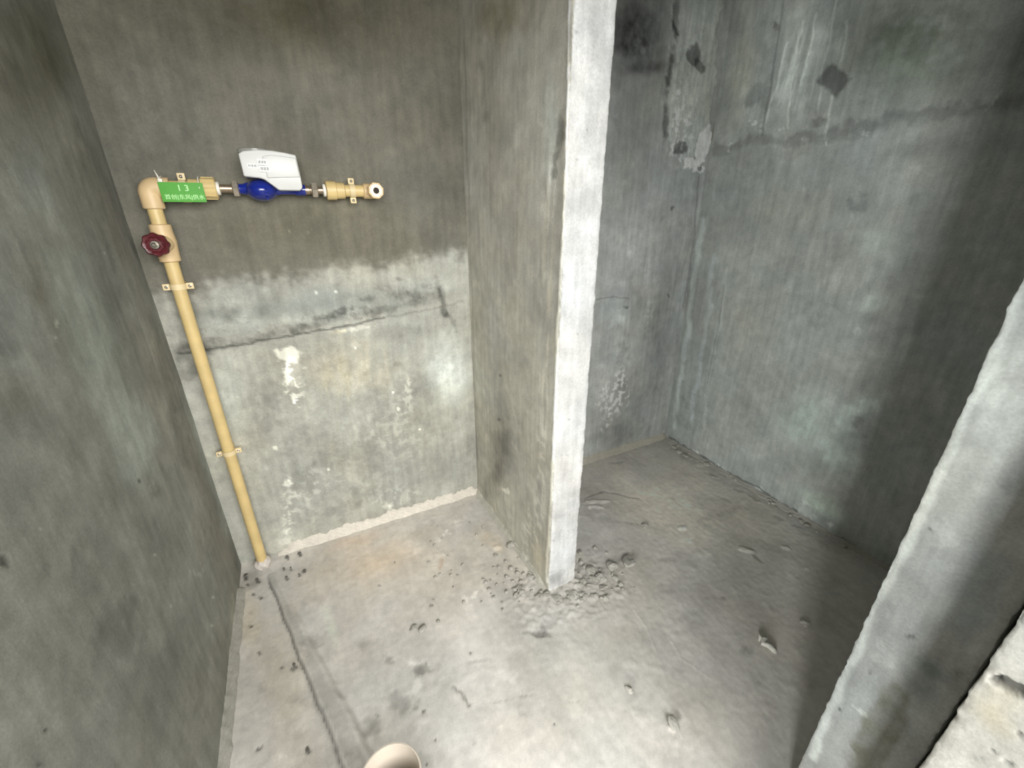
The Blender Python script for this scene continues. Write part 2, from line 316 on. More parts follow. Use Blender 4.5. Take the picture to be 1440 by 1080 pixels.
  ('b',0.2003,1.2547,0.0706,-0.0092,-0.0238,-0.0797,1.138,0.85,0.7,0.7,0),
  ('b',0.3621,1.606,0.0231,0.0024,-0.0029,-0.02,0.977,0.85,0.7,0.7,0),
  ('b',-0.26,1.4004,0.0183,0.0004,-0.0061,-0.0195,0.954,0.85,0.7,0.7,0),
  ('b',-0.1345,1.6236,0.0224,-0.002,-0.0123,-0.0256,0.954,0.85,0.7,0.7,0),
  ('b',-0.1807,1.5249,0.0204,0.001,-0.0072,-0.0222,1.081,0.85,0.7,0.7,0),
  ('b',-0.1926,1.2643,0.061,0.0046,-0.0091,-0.046,1.104,0.85,0.7,0.7,0),
  ('b',0.5355,1.591,0.0244,0.0091,0.0044,-0.0117,1.023,0.85,0.7,0.7,0),
  ('b',-0.1698,1.4071,0.036,-0.0034,-0.0164,-0.0418,0.885,0.85,0.7,0.7,0),
  ('b',0.1734,1.5035,0.0768,0.0191,0.0018,-0.0591,0.828,0.85,0.7,0.7,0),
 ],
 'left': [
  ('b',1.0366,1.1989,0.0828,0.0139,0.0118,-0.0805,1.217,0.9,0.9,0.7,0),
  ('b',1.1976,1.0581,0.107,-0.0018,-0.0022,-0.1262,0.797,0.9,0.9,0.7,0),
  ('b',0.9941,0.8736,0.107,-0.0266,-0.0231,-0.1321,1.203,0.9,0.9,0.7,0),
  ('b',0.7456,0.8864,0.0782,-0.0239,-0.0113,-0.0591,1.145,0.9,0.9,0.7,0),
  ('b',0.6989,0.6904,0.059,-0.0485,-0.0386,-0.0745,0.826,0.9,0.9,0.7,0),
  ('b',0.8543,0.6426,0.0703,-0.0497,-0.0365,-0.0688,1.174,0.9,0.9,0.7,0),
  ('b',0.5653,0.7316,0.0323,-0.0397,-0.0368,-0.0407,1.174,0.9,0.9,0.7,0),
  ('b',0.8774,0.2056,0.0547,-0.082,-0.1173,-0.0326,0.782,0.9,0.9,0.7,0),
  ('b',0.9564,0.4137,0.0807,-0.0823,-0.0656,-0.0424,1.174,0.9,0.9,0.7,0),
  ('b',1.338,0.8948,0.0893,-0.0133,0.0056,-0.1438,1.217,0.9,0.9,0.7,0),
  ('b',1.3152,0.6137,0.0712,-0.0285,-0.0104,-0.1456,0.71,0.9,0.9,0.7,0),
  ('b',0.584,0.6266,0.0377,-0.0541,-0.0356,-0.0358,0.826,0.9,0.9,0.7,0),
  ('b',1.1932,1.4533,0.458,0.1619,-0.0037,-0.1645,(0.652,0.637,0.594),0.9,0.8,0.25,0),  # this and the next: brown upper render with shade painted into its colour
  ('b',1.3257,1.5094,0.3018,0.109,0.0056,-0.1262,(0.71,0.71,0.594),1,1,0.3,0),
  ('b',1.1188,1.396,0.0653,0.0228,0.0123,-0.0512,0.637,0.7,1,0.4,0),
  ('b',1.0625,1.2543,0.1705,0.0272,-0.0394,-0.1272,(1.029,1.087,1.145),0.9,1,0.3,0),
  ('b',0.9513,1.1582,0.1393,0.0139,-0.0073,-0.0587,0.782,0.8,1,0.4,0),
  ('b',0.9212,1.075,0.0582,0.0046,0.0308,-0.1216,(0.797,0.782,0.71),0.8,1,0.4,0),
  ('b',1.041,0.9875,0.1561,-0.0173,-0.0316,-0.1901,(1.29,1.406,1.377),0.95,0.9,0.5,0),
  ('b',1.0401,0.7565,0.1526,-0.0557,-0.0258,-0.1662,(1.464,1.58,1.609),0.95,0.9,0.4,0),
  ('b',1.1588,0.7334,0.0522,-0.0192,-0.0173,-0.065,(1.217,1.29,1.363),0.9,0.8,0.3,0),
  ('b',0.7464,0.9736,0.0664,-0.0268,-0.0403,-0.0457,(0.782,0.753,0.681),0.8,1,0.4,0),
  ('b',1.3783,0.7184,0.1136,-0.035,-0.03,-0.1775,0.681,0.8,1,0.4,0),
  ('b',1.3998,0.8379,0.0626,-0.0124,-0.0078,-0.1536,0.782,0.6,0.9,0.4,0),
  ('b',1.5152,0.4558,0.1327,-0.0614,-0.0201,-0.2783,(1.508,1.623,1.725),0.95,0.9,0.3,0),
  ('b',1.5486,0.6496,0.0655,-0.0209,-0.015,-0.1143,1.435,0.8,0.8,0.4,0),
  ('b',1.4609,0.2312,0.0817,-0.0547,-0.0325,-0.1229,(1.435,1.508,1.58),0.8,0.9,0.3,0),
  ('b',0.7261,0.5681,0.0488,-0.08,-0.0797,-0.002,0.594,0.9,0.9,0.4,0),
  ('b',0.801,0.3591,0.1269,-0.1845,-0.1996,-0.0723,0.71,0.9,1,0.4,0),
  ('b',0.9856,0.5333,0.191,-0.159,-0.0914,-0.0646,0.797,0.7,1,0.4,0),
  ('b',0.5237,0.6482,0.0503,-0.0818,-0.0354,-0.0381,1.217,0.8,1,0.4,0),
  ('b',0.7151,0.7585,0.0832,-0.0693,-0.087,-0.0874,1.116,0.7,1,0.4,0),
  ('b',0.8429,0.8588,0.1147,-0.0595,-0.0526,-0.052,0.899,0.7,1,0.5,0),
  ('k',1.2593,0.3055,0.1705,-0.1419,-0.102,-0.0499,1.115,0.7,0.7,0.6,0),
  ('k',1.111,0.3328,0.0609,-0.057,-0.0269,-0.0146,1.403,0.7,0.6,0.8,0),
  ('b',0.5967,0.8252,0.0137,-0.0017,0.0023,-0.0098,0.25,0.9,0.8,0.6,-0.002),
  ('b',0.5216,0.6323,0.0069,-0.0038,0.0006,-0.0049,0.253,0.9,0.7,0.5,-0.002),
  ('b',0.4886,0.6197,0.0077,-0.0076,-0.0005,-0.0052,0.275,0.8,0.8,0.5,0),
  ('b',0.6932,0.7239,0.0068,-0.0058,-0.0118,-0.0162,0.565,0.7,0.9,0.5,0),
  ('b',0.9853,0.691,0.0117,-0.0075,-0.0061,-0.0049,0.275,0.8,0.8,0.5,0),
  ('b',1.0465,0.6254,0.0412,-0.0275,-0.022,-0.0162,0.637,0.8,0.9,0.4,0),
  ('b',0.9293,1.0332,0.0079,-0.0026,-0.0091,-0.0061,1.805,0.9,0.6,0.7,0),
  ('b',0.9097,1.0155,0.0062,-0.0016,-0.0055,-0.0057,1.69,0.9,0.6,0.7,0),
  ('b',0.9256,0.5455,0.0068,-0.006,-0.003,-0.0022,1.805,0.8,0.5,0.3,0),
  ('b',0.8998,0.4259,0.0068,-0.0073,-0.003,-0.002,1.805,0.8,0.5,0.3,0),
  ('b',1.0543,0.1851,0.0103,-0.012,-0.0041,-0.002,1.805,0.8,0.5,0.3,0),
  ('b',1.1319,0.2079,0.0118,-0.0123,-0.0045,-0.0021,1.805,0.8,0.5,0.3,0),
  ('b',1.2527,1.1163,0.0104,-0.0008,-0.0038,-0.0034,1.805,0.8,0.5,0.3,0),
  ('b',0.6747,0.8103,0.0029,-0.0023,-0.0016,-0.0017,1.805,0.8,0.5,0.3,0),
  ('b',1.1001,-0.0172,0.0468,-0.0639,-0.276,-0.0418,(1.363,1.319,1.217),0.9,0.9,0.3,0),
  ('b',1.2503,0.0529,0.0361,-0.0388,-0.1307,-0.0471,(1.435,1.406,1.319),0.8,0.9,0.3,0),
  ('b',1.3601,1.3693,0.0479,0.0123,0.049,-0.1391,0.681,0.8,1,0.4,0),
  ('s',1.0857,0.8366,0.0219,-0.0055,-0.008,-0.1368,1.174,0.6,0.9,0.5,0),
  ('s',0.6548,0.6214,0.2636,-0.3242,-0.1818,-0.1724,0.855,0.5,1,0.6,0),
  ('b',1.195,0.9327,0.0509,-0.0242,-0.0648,-0.0161,0.92,0.85,0.7,0.7,0),
  ('b',1.2987,0.6899,0.1948,-0.0871,-0.073,-0.0563,1.104,0.85,0.7,0.7,0),
  ('b',1.2946,0.6812,0.2005,-0.0709,-0.0083,-0.076,1.012,0.85,0.7,0.7,0),
  ('b',0.7256,0.7791,0.017,-0.0096,-0.0044,-0.0124,1.127,0.85,0.7,0.7,0),
  ('b',0.6471,0.772,0.0128,-0.0074,-0.0038,-0.018,0.816,0.85,0.7,0.7,0),
  ('b',0.7796,0.9923,0.0404,-0.0286,-0.0552,-0.0253,1.184,0.85,0.7,0.7,0),
  ('b',0.7482,0.9508,0.0275,-0.0224,-0.0442,-0.0199,0.862,0.85,0.7,0.7,0),
  ('b',0.7011,0.5042,0.0231,-0.0295,-0.0119,-0.013,1.161,0.85,0.7,0.7,0),
  ('b',1.0451,0.634,0.0374,-0.0261,-0.0204,-0.0108,1.196,0.85,0.7,0.7,0),
  ('b',1.2394,0.751,0.1329,-0.0433,-0.0173,-0.0635,1.196,0.85,0.7,0.7,0),
  ('b',0.7382,0.9031,0.0287,-0.0101,-0.01,-0.0269,1.058,0.85,0.7,0.7,0),
  ('b',0.9999,0.4987,0.0203,-0.018,-0.0158,-0.0084,1.023,0.85,0.7,0.7,0),
  ('b',1.0885,1.0074,0.027,-0.0048,-0.0074,-0.009,0.954,0.85,0.7,0.7,0),
  ('b',0.6721,0.6018,0.0217,-0.0298,-0.0199,-0.0111,0.885,0.85,0.7,0.7,0),
  ('b',1.2895,0.5912,0.067,-0.0426,-0.0673,-0.0149,0.977,0.85,0.7,0.7,0),
  ('b',0.7463,0.8001,0.0497,-0.0197,-0.0045,-0.0579,0.839,0.85,0.7,0.7,0),
  ('b',0.9137,0.8409,0.0198,-0.0138,-0.023,-0.0085,1.046,0.85,0.7,0.7,0),
  ('b',0.843,0.9406,0.0143,-0.0054,-0.0087,-0.0098,1.012,0.85,0.7,0.7,0),
  ('b',0.9914,1.0332,0.0793,-0.0043,-0.0046,-0.0347,0.966,0.85,0.7,0.7,0),
  ('b',0.8269,0.8316,0.0225,-0.0117,-0.0096,-0.0123,0.897,0.85,0.7,0.7,0),
  ('b',0.8685,0.9539,0.0146,-0.009,-0.0242,-0.0105,0.966,0.85,0.7,0.7,0),
  ('b',0.9127,1.053,0.0461,-0.0239,-0.082,-0.0343,1.012,0.85,0.7,0.7,0),
  ('b',1.3115,1.3508,0.1342,0.0058,-0.1278,-0.0804,1.172,0.85,0.7,0.7,0),
  ('b',0.7845,1.0415,0.048,-0.01,-0.0319,-0.0463,0.816,0.85,0.7,0.7,0),
  ('b',0.7984,0.4389,0.0329,-0.0524,-0.0355,0.0019,1.184,0.85,0.7,0.7,0),
  ('b',0.6411,0.7992,0.01,-0.0048,-0.0012,-0.0082,0.954,0.85,0.7,0.7,0),
  ('b',1.2992,1.1837,0.0464,0.0026,-0.0055,-0.0145,0.874,0.85,0.7,0.7,0),
  ('b',1.0741,0.611,0.0416,-0.027,-0.0207,-0.0166,0.989,0.85,0.7,0.7,0),
  ('b',0.9585,0.8894,0.063,-0.0187,-0.0129,-0.0276,1.069,0.85,0.7,0.7,0),
  ('b',0.7195,0.7628,0.0235,-0.0132,-0.0073,-0.027,1.069,0.85,0.7,0.7,0),
  ('b',0.5038,0.7264,0.004,-0.0078,-0.0063,-0.0037,0.943,0.85,0.7,0.7,0),
  ('b',0.5899,0.5599,0.0296,-0.0309,-0.007,-0.0448,1.138,0.85,0.7,0.7,0),
  ('b',0.766,0.8456,0.0277,-0.0092,-0.0032,-0.0286,1.104,0.85,0.7,0.7,0),
  ('b',0.6596,0.7854,0.0134,-0.0164,-0.0138,-0.0061,0.862,0.85,0.7,0.7,0),
  ('b',0.5513,0.7523,0.0168,-0.0165,-0.0083,-0.0159,1.161,0.85,0.7,0.7,0),
  ('b',1.2737,0.9848,0.0426,-0.0043,-0.004,-0.0203,1.161,0.85,0.7,0.7,0),
  ('b',0.7438,0.9136,0.0195,-0.0083,-0.0114,-0.0177,0.851,0.85,0.7,0.7,0),
  ('b',0.564,0.7245,0.0176,-0.0158,-0.0087,-0.0242,0.908,0.85,0.7,0.7,0),
  ('b',0.9622,1.2596,0.0207,0.0045,-0.0021,-0.0141,0.816,0.85,0.7,0.7,0),
  ('b',0.7817,0.5676,0.0157,-0.0234,-0.0205,-0.0,0.828,0.85,0.7,0.7,0),
  ('b',0.7637,0.4912,0.0185,-0.0263,-0.0167,-0.0042,0.828,0.85,0.7,0.7,0),
  ('b',0.8881,0.7327,0.0617,-0.0394,-0.0375,-0.0385,0.851,0.85,0.7,0.7,0),
  ('b',0.8253,0.9672,0.0521,-0.0087,-0.008,-0.0381,1.127,0.85,0.7,0.7,0),
  ('b',1.3323,1.4185,0.106,0.0254,-0.0256,-0.0498,1.092,0.85,0.7,0.7,0),
  ('b',0.9333,1.1693,0.0301,0.0008,-0.0105,-0.0183,1.115,0.85,0.7,0.7,0),
  ('b',0.5772,0.6683,0.0148,-0.0321,-0.0193,-0.0024,0.897,0.85,0.7,0.7,0),
 ],
 'part_l': [
  ('b',1.2099,1.6658,-0.2519,-0.0778,0.0031,-0.0853,(0.536,0.493,0.376),0.9,1,0.4,0),
  ('b',1.2635,1.4749,-0.0864,-0.0152,0.0143,-0.272,0.826,0.7,1,0.3,0),
  ('s',1.1985,1.326,-0.1386,-0.0118,0.008,-0.2875,0.927,0.8,1,0.5,0),
  ('b',0.9375,1.376,-0.0551,-0.0079,-0.0116,-0.1841,(1.319,1.377,1.435),0.9,1,0.3,0),
  ('b',0.9623,1.5402,-0.0596,-0.0161,-0.0044,-0.0764,0.884,0.6,1,0.3,0),
  ('b',0.9039,1.3602,-0.0262,-0.0042,0.002,-0.0547,0.483,0.9,0.7,0.5,-0.002),
  ('b',0.9201,1.295,-0.0184,-0.0022,0.0044,-0.0378,0.483,0.9,0.7,0.9,-0.001),
  ('s',0.9387,1.2431,-0.0388,-0.002,0.0014,-0.109,1.403,0.8,0.6,0.6,0),
  ('b',0.8851,1.1484,-0.0245,0.001,-0.0145,-0.192,0.855,0.6,0.9,0.4,0),
  ('s',0.9305,0.9879,-0.063,0.0108,-0.0139,-0.2406,(1.217,1.174,1.116),0.8,0.8,0.5,0),
  ('b',1.2191,0.5837,-0.1528,0.0617,0.011,-0.3963,0.681,0.9,1,0.4,0),
  ('b',1.2064,0.3847,-0.1951,0.1052,0.0057,-0.2489,0.478,0.95,0.9,0.35,0),
  ('b',1.0614,0.6474,-0.0943,0.0381,-0.0047,-0.2989,0.797,0.7,1,0.4,0),
  ('b',1.3336,0.1431,-0.0886,0.032,0.1558,-0.2255,0.594,0.8,0.9,0.4,0),
  ('k',0.9381,0.3707,-0.0517,0.0333,0.003,-0.3351,1.345,0.8,0.6,0.6,0),
  ('s',0.9333,0.6991,-0.0348,0.0137,-0.0048,-0.225,1.345,0.7,0.6,0.6,0),
  ('k',1.0001,0.1137,-0.0704,0.0586,-0.0045,-0.1594,1.345,0.8,0.6,0.7,0),
  ('b',1.1857,0.2055,-0.0373,0.0133,0.0126,-0.0199,1.69,0.9,0.5,0.6,0.001),
  ('b',1.2532,0.4523,-0.1011,0.0485,0.0011,-0.0308,1.217,0.7,0.8,0.5,0),
  ('b',0.9385,0.0693,-0.0655,0.0596,-0.0054,-0.126,(1.217,1.174,1.073),0.8,0.8,0.5,0),
  ('b',1.2397,0.4886,-0.0246,0.0113,0.0003,-0.009,0.275,0.8,0.8,0.4,0),
  ('b',1.2224,0.6698,-0.0173,0.006,0.0002,-0.0067,0.275,0.8,0.8,0.4,0),
  ('l',[(0.8825,1.587),(0.875,1.4443),(0.8723,1.2842)],0.0048,2.15,0.9,0.5,0.5,0.001),
  ('l',[(0.8723,1.2842),(0.8766,0.8061),(0.8752,0.3862),(0.8849,0.038)],0.0093,1.805,0.8,0.6,0.5,0.001),
  ('l',[(1.4426,1.721),(1.4561,1.1943),(1.4721,0.4815),(1.4791,0.0494)],0.0144,0.713,0.7,1,0.3,0),
  ('k',1.3418,-0.0114,-0.0774,0.0324,0.1115,-0.1671,1.29,0.7,0.8,0.6,0),
  ('b',1.0206,0.9745,-0.0176,0.0008,0.006,-0.0134,1.104,0.85,0.7,0.7,0),
  ('b',1.0214,0.3445,-0.0206,0.0175,-0.0141,-0.0143,1.138,0.85,0.7,0.7,0),
  ('b',1.4531,0.1644,-0.0757,0.0309,0.0667,-0.1064,1.034,0.85,0.7,0.7,0),
  ('b',1.0384,0.445,-0.0143,0.0065,0.0041,-0.0156,0.92,0.85,0.7,0.7,0),
  ('b',1.0541,0.7634,-0.0368,0.0082,0.0081,-0.0259,0.885,0.85,0.7,0.7,0),
  ('b',1.3499,0.3572,-0.0373,0.0144,0.0228,-0.0468,1.149,0.85,0.7,0.7,0),
  ('b',0.9481,1.0515,-0.0204,0.0041,-0.0074,-0.0189,1.218,0.85,0.7,0.7,0),
  ('b',1.331,1.5854,-0.0325,-0.0111,0.0168,-0.0124,0.816,0.85,0.7,0.7,0),
  ('b',1.0051,0.1063,-0.0347,0.0333,-0.0115,-0.0255,0.851,0.85,0.7,0.7,0),
  ('b',0.9668,1.5147,-0.0336,-0.0117,0.0154,-0.0269,0.931,0.85,0.7,0.7,0),
  ('b',1.0708,1.2461,-0.0163,-0.0037,0.0117,-0.0113,0.966,0.85,0.7,0.7,0),
  ('b',1.0137,0.2391,-0.0394,0.0366,-0.0254,-0.0283,0.943,0.85,0.7,0.7,0),
  ('b',1.601,-0.377,-0.0362,0.0236,0.034,-0.0627,1.0,0.85,0.7,0.7,0),
  ('b',1.4875,0.4818,-0.0803,0.0401,-0.0222,-0.0347,1.046,0.85,0.7,0.7,0),
  ('b',1.1152,0.4711,-0.0387,0.0106,0.0383,-0.0651,1.092,0.85,0.7,0.7,0),
  ('b',1.3171,0.803,-0.044,0.0025,0.0423,-0.0486,0.92,0.85,0.7,0.7,0),
  ('b',1.111,1.0076,-0.0167,0.0029,-0.0032,-0.0176,1.196,0.85,0.7,0.7,0),
  ('b',1.1626,1.5826,-0.0127,-0.0026,-0.0031,-0.0083,0.977,0.85,0.7,0.7,0),
  ('b',0.9623,0.9729,-0.0128,0.0046,-0.0066,-0.0081,1.092,0.85,0.7,0.7,0),
  ('b',1.434,0.9564,-0.0542,0.0113,-0.01,-0.0232,1.218,0.85,0.7,0.7,0),
  ('b',1.3355,0.8064,-0.0343,0.0091,-0.0022,-0.0234,1.127,0.85,0.7,0.7,0),
  ('b',1.186,1.2724,-0.0551,-0.011,0.0453,-0.0449,1.138,0.85,0.7,0.7,0),
  ('b',1.2677,1.1947,-0.05,-0.0071,0.0292,-0.0294,0.977,0.85,0.7,0.7,0),
  ('b',1.2994,1.4565,-0.0363,-0.0023,-0.0175,-0.0268,0.839,0.85,0.7,0.7,0),
  ('b',0.9822,1.3896,-0.0132,-0.0004,-0.0059,-0.0098,1.172,0.85,0.7,0.7,0),
  ('b',1.2167,0.452,-0.0525,0.028,-0.0064,-0.0405,1.196,0.85,0.7,0.7,0),
  ('b',1.1371,0.3896,-0.0486,0.0308,-0.0115,-0.0396,0.92,0.85,0.7,0.7,0),
  ('b',1.1537,1.3327,-0.0386,-0.0016,-0.0104,-0.0358,1.207,0.85,0.7,0.7,0),
  ('b',1.0846,0.5466,-0.0184,0.0121,-0.0085,-0.0089,0.874,0.85,0.7,0.7,0),
  ('b',0.981,0.2927,-0.0168,0.011,0.0012,-0.0146,1.149,0.85,0.7,0.7,0),
  ('b',0.9407,0.687,-0.0235,0.0121,-0.0092,-0.0222,0.839,0.85,0.7,0.7,0),
  ('b',1.3816,0.9562,-0.0711,0.0184,-0.0324,-0.0416,1.104,0.85,0.7,0.7,0),
  ('b',1.2345,0.0275,-0.0773,0.073,-0.0498,-0.044,0.931,0.85,0.7,0.7,0),
  ('b',0.8715,0.7832,-0.0133,0.0064,-0.0064,-0.0135,0.989,0.85,0.7,0.7,0),
 ],
 'part_e': [
  ('b',0.646,1.5582,0.0357,0.0054,0.0065,-0.0683,0.797,0.8,1,0.3,0),
  ('b',0.6351,1.5792,0.0105,0.0015,0.0024,-0.0671,0.855,0.7,0.9,0.3,0),
  ('b',0.5948,1.5333,0.0052,0.0007,0.0003,-0.0045,0.54,0.8,0.6,0.8,0),
  ('b',0.6368,1.367,0.0035,0.0012,0.0031,-0.0049,0.483,0.8,0.7,0.5,0),
  ('b',0.6144,1.3062,0.0077,0.0003,0.0002,-0.0035,0.565,0.8,0.8,0.5,0),
  ('b',0.6343,0.3737,0.068,-0.0244,0.0094,-0.1663,0.942,0.7,1,0.4,0),
  ('k',0.6795,0.385,0.014,-0.0049,0.0039,-0.0558,0.77,0.7,0.7,0.9,0),
  ('b',0.6242,0.0352,0.0656,0.0013,0.0196,-0.0516,0.594,0.8,0.8,0.5,-0.002),
  ('b',0.6332,0.5294,0.0078,-0.0023,0.0004,-0.0075,0.655,0.6,0.7,0.5,0),
  ('b',0.6311,0.6488,0.0045,-0.0011,0.0003,-0.0051,0.54,0.7,0.7,0.5,0),
  ('b',0.6431,0.8995,0.0042,-0.0005,0.0003,-0.0043,0.54,0.7,0.7,0.5,0),
  ('b',0.599,0.218,0.005,-0.0022,0.0003,-0.0066,0.54,0.7,0.7,0.5,0),
  ('b',0.6594,1.1954,0.0038,-0.0,0.0003,-0.0035,0.54,0.7,0.7,0.5,0),
  ('b',0.6858,1.2725,0.0038,0.0001,0.0003,-0.0033,0.54,0.7,0.7,0.5,0),
  ('b',0.6126,0.5354,0.0046,-0.0013,0.0003,-0.0055,0.54,0.7,0.7,0.5,0),
  ('b',0.6733,0.231,0.0052,-0.0022,0.0004,-0.0067,0.54,0.7,0.7,0.5,0),
  ('b',0.652,1.305,0.0129,-0.0011,-0.0024,-0.0147,0.897,0.85,0.7,0.7,0),
  ('b',0.5843,1.4804,0.011,0.0024,0.0021,-0.0078,1.0,0.85,0.7,0.7,0),
  ('b',0.5924,0.487,0.0087,0.0003,0.0063,-0.0176,1.0,0.85,0.7,0.7,0),
  ('b',0.7267,-0.0203,0.0314,-0.0031,0.0277,-0.078,0.931,0.85,0.7,0.7,0),
  ('b',0.5627,1.2373,0.0063,0.0015,0.0039,-0.009,0.977,0.85,0.7,0.7,0),
  ('b',0.6502,0.5442,0.0193,-0.0013,0.0067,-0.0237,1.046,0.85,0.7,0.7,0),
  ('b',0.6883,1.268,0.019,-0.0019,-0.0035,-0.023,0.943,0.85,0.7,0.7,0),
  ('b',0.7423,0.7377,0.0266,-0.0095,-0.0049,-0.0374,1.034,0.85,0.7,0.7,0),
  ('b',0.5726,1.3044,0.0087,-0.0018,-0.005,-0.0121,1.0,0.85,0.7,0.7,0),
  ('b',0.5947,1.5089,0.0104,0.0026,0.0034,-0.0103,0.943,0.85,0.7,0.7,0),
  ('b',0.6426,1.4764,0.0125,0.0019,0.0024,-0.0141,1.0,0.85,0.7,0.7,0),
  ('b',0.5862,1.157,0.0144,0.0032,0.0062,-0.0138,1.046,0.85,0.7,0.7,0),
  ('b',0.6573,0.3927,0.016,-0.0092,-0.0052,-0.0278,0.943,0.85,0.7,0.7,0),
  ('b',0.6253,0.7834,0.0069,0.0007,0.0036,-0.009,1.058,0.85,0.7,0.7,0),
  ('b',0.6379,1.5488,0.0189,0.0025,0.0009,-0.0206,0.966,0.85,0.7,0.7,0),
  ('b',0.797,0.1386,0.028,-0.0022,0.0216,-0.0564,0.954,0.85,0.7,0.7,0),
 ],
 'backr': [
  ('b',1.3549,1.0167,0.2487,-0.0114,0.0391,-0.274,(1.363,1.363,1.391),0.9,0.9,0.3,0),
  ('b',1.2452,1.7846,0.2301,0.0327,0.0274,-0.1919,(0.25,0.25,0.25),0.95,0.8,0.2,0),  # wall top darkened in colour to stand in for shade
  ('b',1.3009,1.7546,0.0545,0.0072,0.0033,-0.0208,1.725,0.6,0.9,0.7,0),
  ('b',1.3103,1.6953,0.2418,0.0367,0.0073,-0.0299,0.449,0.9,0.9,0.4,0),
  ('b',1.2502,1.4976,0.2122,0.0152,0.0345,-0.2592,(0.739,0.753,0.753),0.8,1,0.3,0),
  ('b',1.3697,1.1913,0.201,-0.0008,0.0345,-0.2255,1.073,0.6,1,0.3,0),
  ('r',1.5656,1.7394,0.1337,0.0107,0.0332,-0.297,(1.345,1.368,1.345),1,0.14,0.35,0.003),
  ('s',1.55,1.8057,0.1537,0.0148,0.0338,-0.3083,0.797,0.8,0.8,0.5,0),
  ('k',1.5226,1.6642,0.1175,0.0074,0.0278,-0.2813,1.138,0.9,0.4,0.6,0.0006),
  ('s',1.6695,1.7041,0.1002,0.006,0.0384,-0.3589,(0.797,0.797,0.739),0.8,1,0.3,0),
  ('k',1.5802,1.4954,0.0997,0.0065,0.0257,-0.1153,1.403,0.8,0.5,0.7,0.001),
  ('k',1.532,1.427,0.0577,0.0029,0.014,-0.068,1.575,0.7,0.5,0.8,0),
  ('b',1.567,1.7672,0.0466,0.006,0.0095,-0.04,0.402,1,0.3,0.3,-0.003),
  ('b',1.6021,1.7392,0.0248,0.0086,0.0264,-0.0276,0.425,1,0.3,0.3,-0.002),
  ('b',1.5572,1.4469,0.0431,0.0195,0.0282,-0.0236,0.425,1,0.35,0.4,-0.002),
  ('b',1.6922,1.4624,0.049,-0.0034,-0.0073,-0.0746,3.3,1,0.2,0.35,0.002),
  ('b',1.6491,1.3836,0.0609,-0.0109,-0.0081,-0.0238,3.3,1,0.3,0.7,0.002),
  ('b',1.6013,1.4008,0.03,0.0013,0.003,-0.0135,2.61,1,0.4,0.8,0),
  ('b',1.6917,1.374,0.018,0.0007,0.0034,-0.0139,0.25,1,0.4,0.4,-0.002),
  ('b',1.4431,1.8765,0.0214,0.0029,0.0177,-0.1227,0.368,0.9,0.7,0.6,-0.002),
  ('b',1.4463,1.7136,0.0261,0.0009,-0.0037,-0.1037,0.25,0.95,0.8,0.5,-0.003),
  ('b',1.4536,1.537,0.0195,0.0009,0.0156,-0.1467,0.348,0.9,0.9,0.6,-0.002),
  ('l',[(1.4366,1.8545),(1.466,1.8204)],0.0093,0.31,0.9,0.8,0.8,0),
  ('k',1.506,1.5535,0.0159,0.0006,0.0135,-0.1476,1.575,0.7,0.6,0.9,0),
  ('b',1.3134,0.7666,0.1625,-0.0173,0.0109,-0.0874,(1.253,1.288,1.299),0.9,0.7,0.3,0),
  ('b',1.3623,0.5878,0.1182,-0.0224,0.0145,-0.2174,(1.345,1.368,1.345),0.9,0.7,0.3,0),
  ('k',1.3382,0.3485,0.1197,-0.0562,-0.0496,-0.1757,2.15,0.85,0.6,0.6,0.001),
  ('b',1.2605,0.4027,0.0896,-0.0177,0.0202,-0.1932,1.363,0.8,0.8,0.5,0),
  ('k',1.2957,0.1979,0.0473,-0.0187,-0.0052,-0.0553,1.92,0.7,0.5,0.8,0),
  ('b',1.5934,0.5154,0.1227,-0.0257,0.0422,-0.4675,0.71,0.9,0.8,0.3,0),
  ('b',1.3857,0.1122,0.2826,-0.0114,0.0452,-0.12,0.681,0.8,0.8,0.4,0),
  ('l',[(1.1673,0.8422),(1.2624,0.8463),(1.3604,0.8278)],0.0047,0.483,0.7,0.8,0.6,-0.001),
  ('b',1.3443,0.7899,0.0259,-0.0026,0.0013,-0.0101,0.275,0.7,0.8,0.6,0),
  ('b',1.5546,1.2111,0.0131,-0.0023,-0.0034,-0.0169,0.25,0.8,0.8,0.5,0),
  ('b',1.6086,0.8225,0.0145,-0.0013,0.0034,-0.0175,0.275,0.7,0.8,0.5,0),
  ('s',1.6711,0.8689,0.0695,-0.0094,0.0183,-0.2059,1.172,0.7,0.6,0.6,0),
  ('k',1.5057,0.7461,0.0749,-0.008,0.0476,-0.2831,1.345,0.5,0.6,0.7,0),
  ('b',1.4228,0.9827,0.1291,-0.0068,0.0079,-0.0502,1.116,0.6,0.9,0.4,0),
  ('l',[(1.6916,1.3372),(1.7239,1.0648),(1.7294,0.7585)],0.0114,0.655,0.8,0.9,0.4,0),
  ('b',1.5612,-0.0613,0.3607,-0.02,0.0301,-0.0717,(1.508,1.406,1.145),0.7,0.8,0.4,0),
  ('b',1.3532,0.5892,0.0313,-0.0,0.0118,-0.0345,0.816,0.85,0.7,0.7,0),
  ('b',1.5977,1.4169,0.0289,0.0078,0.021,-0.0272,1.149,0.85,0.7,0.7,0),
  ('b',1.4148,1.2138,0.0389,-0.0009,0.0033,-0.029,1.127,0.85,0.7,0.7,0),
  ('b',1.3358,1.6033,0.04,0.0093,0.0217,-0.0426,0.989,0.85,0.7,0.7,0),
  ('b',1.5024,1.1674,0.0198,-0.005,-0.0074,-0.0208,0.828,0.85,0.7,0.7,0),
  ('b',1.3972,0.8112,0.044,-0.0139,-0.0096,-0.0362,1.104,0.85,0.7,0.7,0),
  ('b',1.1922,1.5121,0.0262,-0.0014,-0.0041,-0.0242,0.816,0.85,0.7,0.7,0),
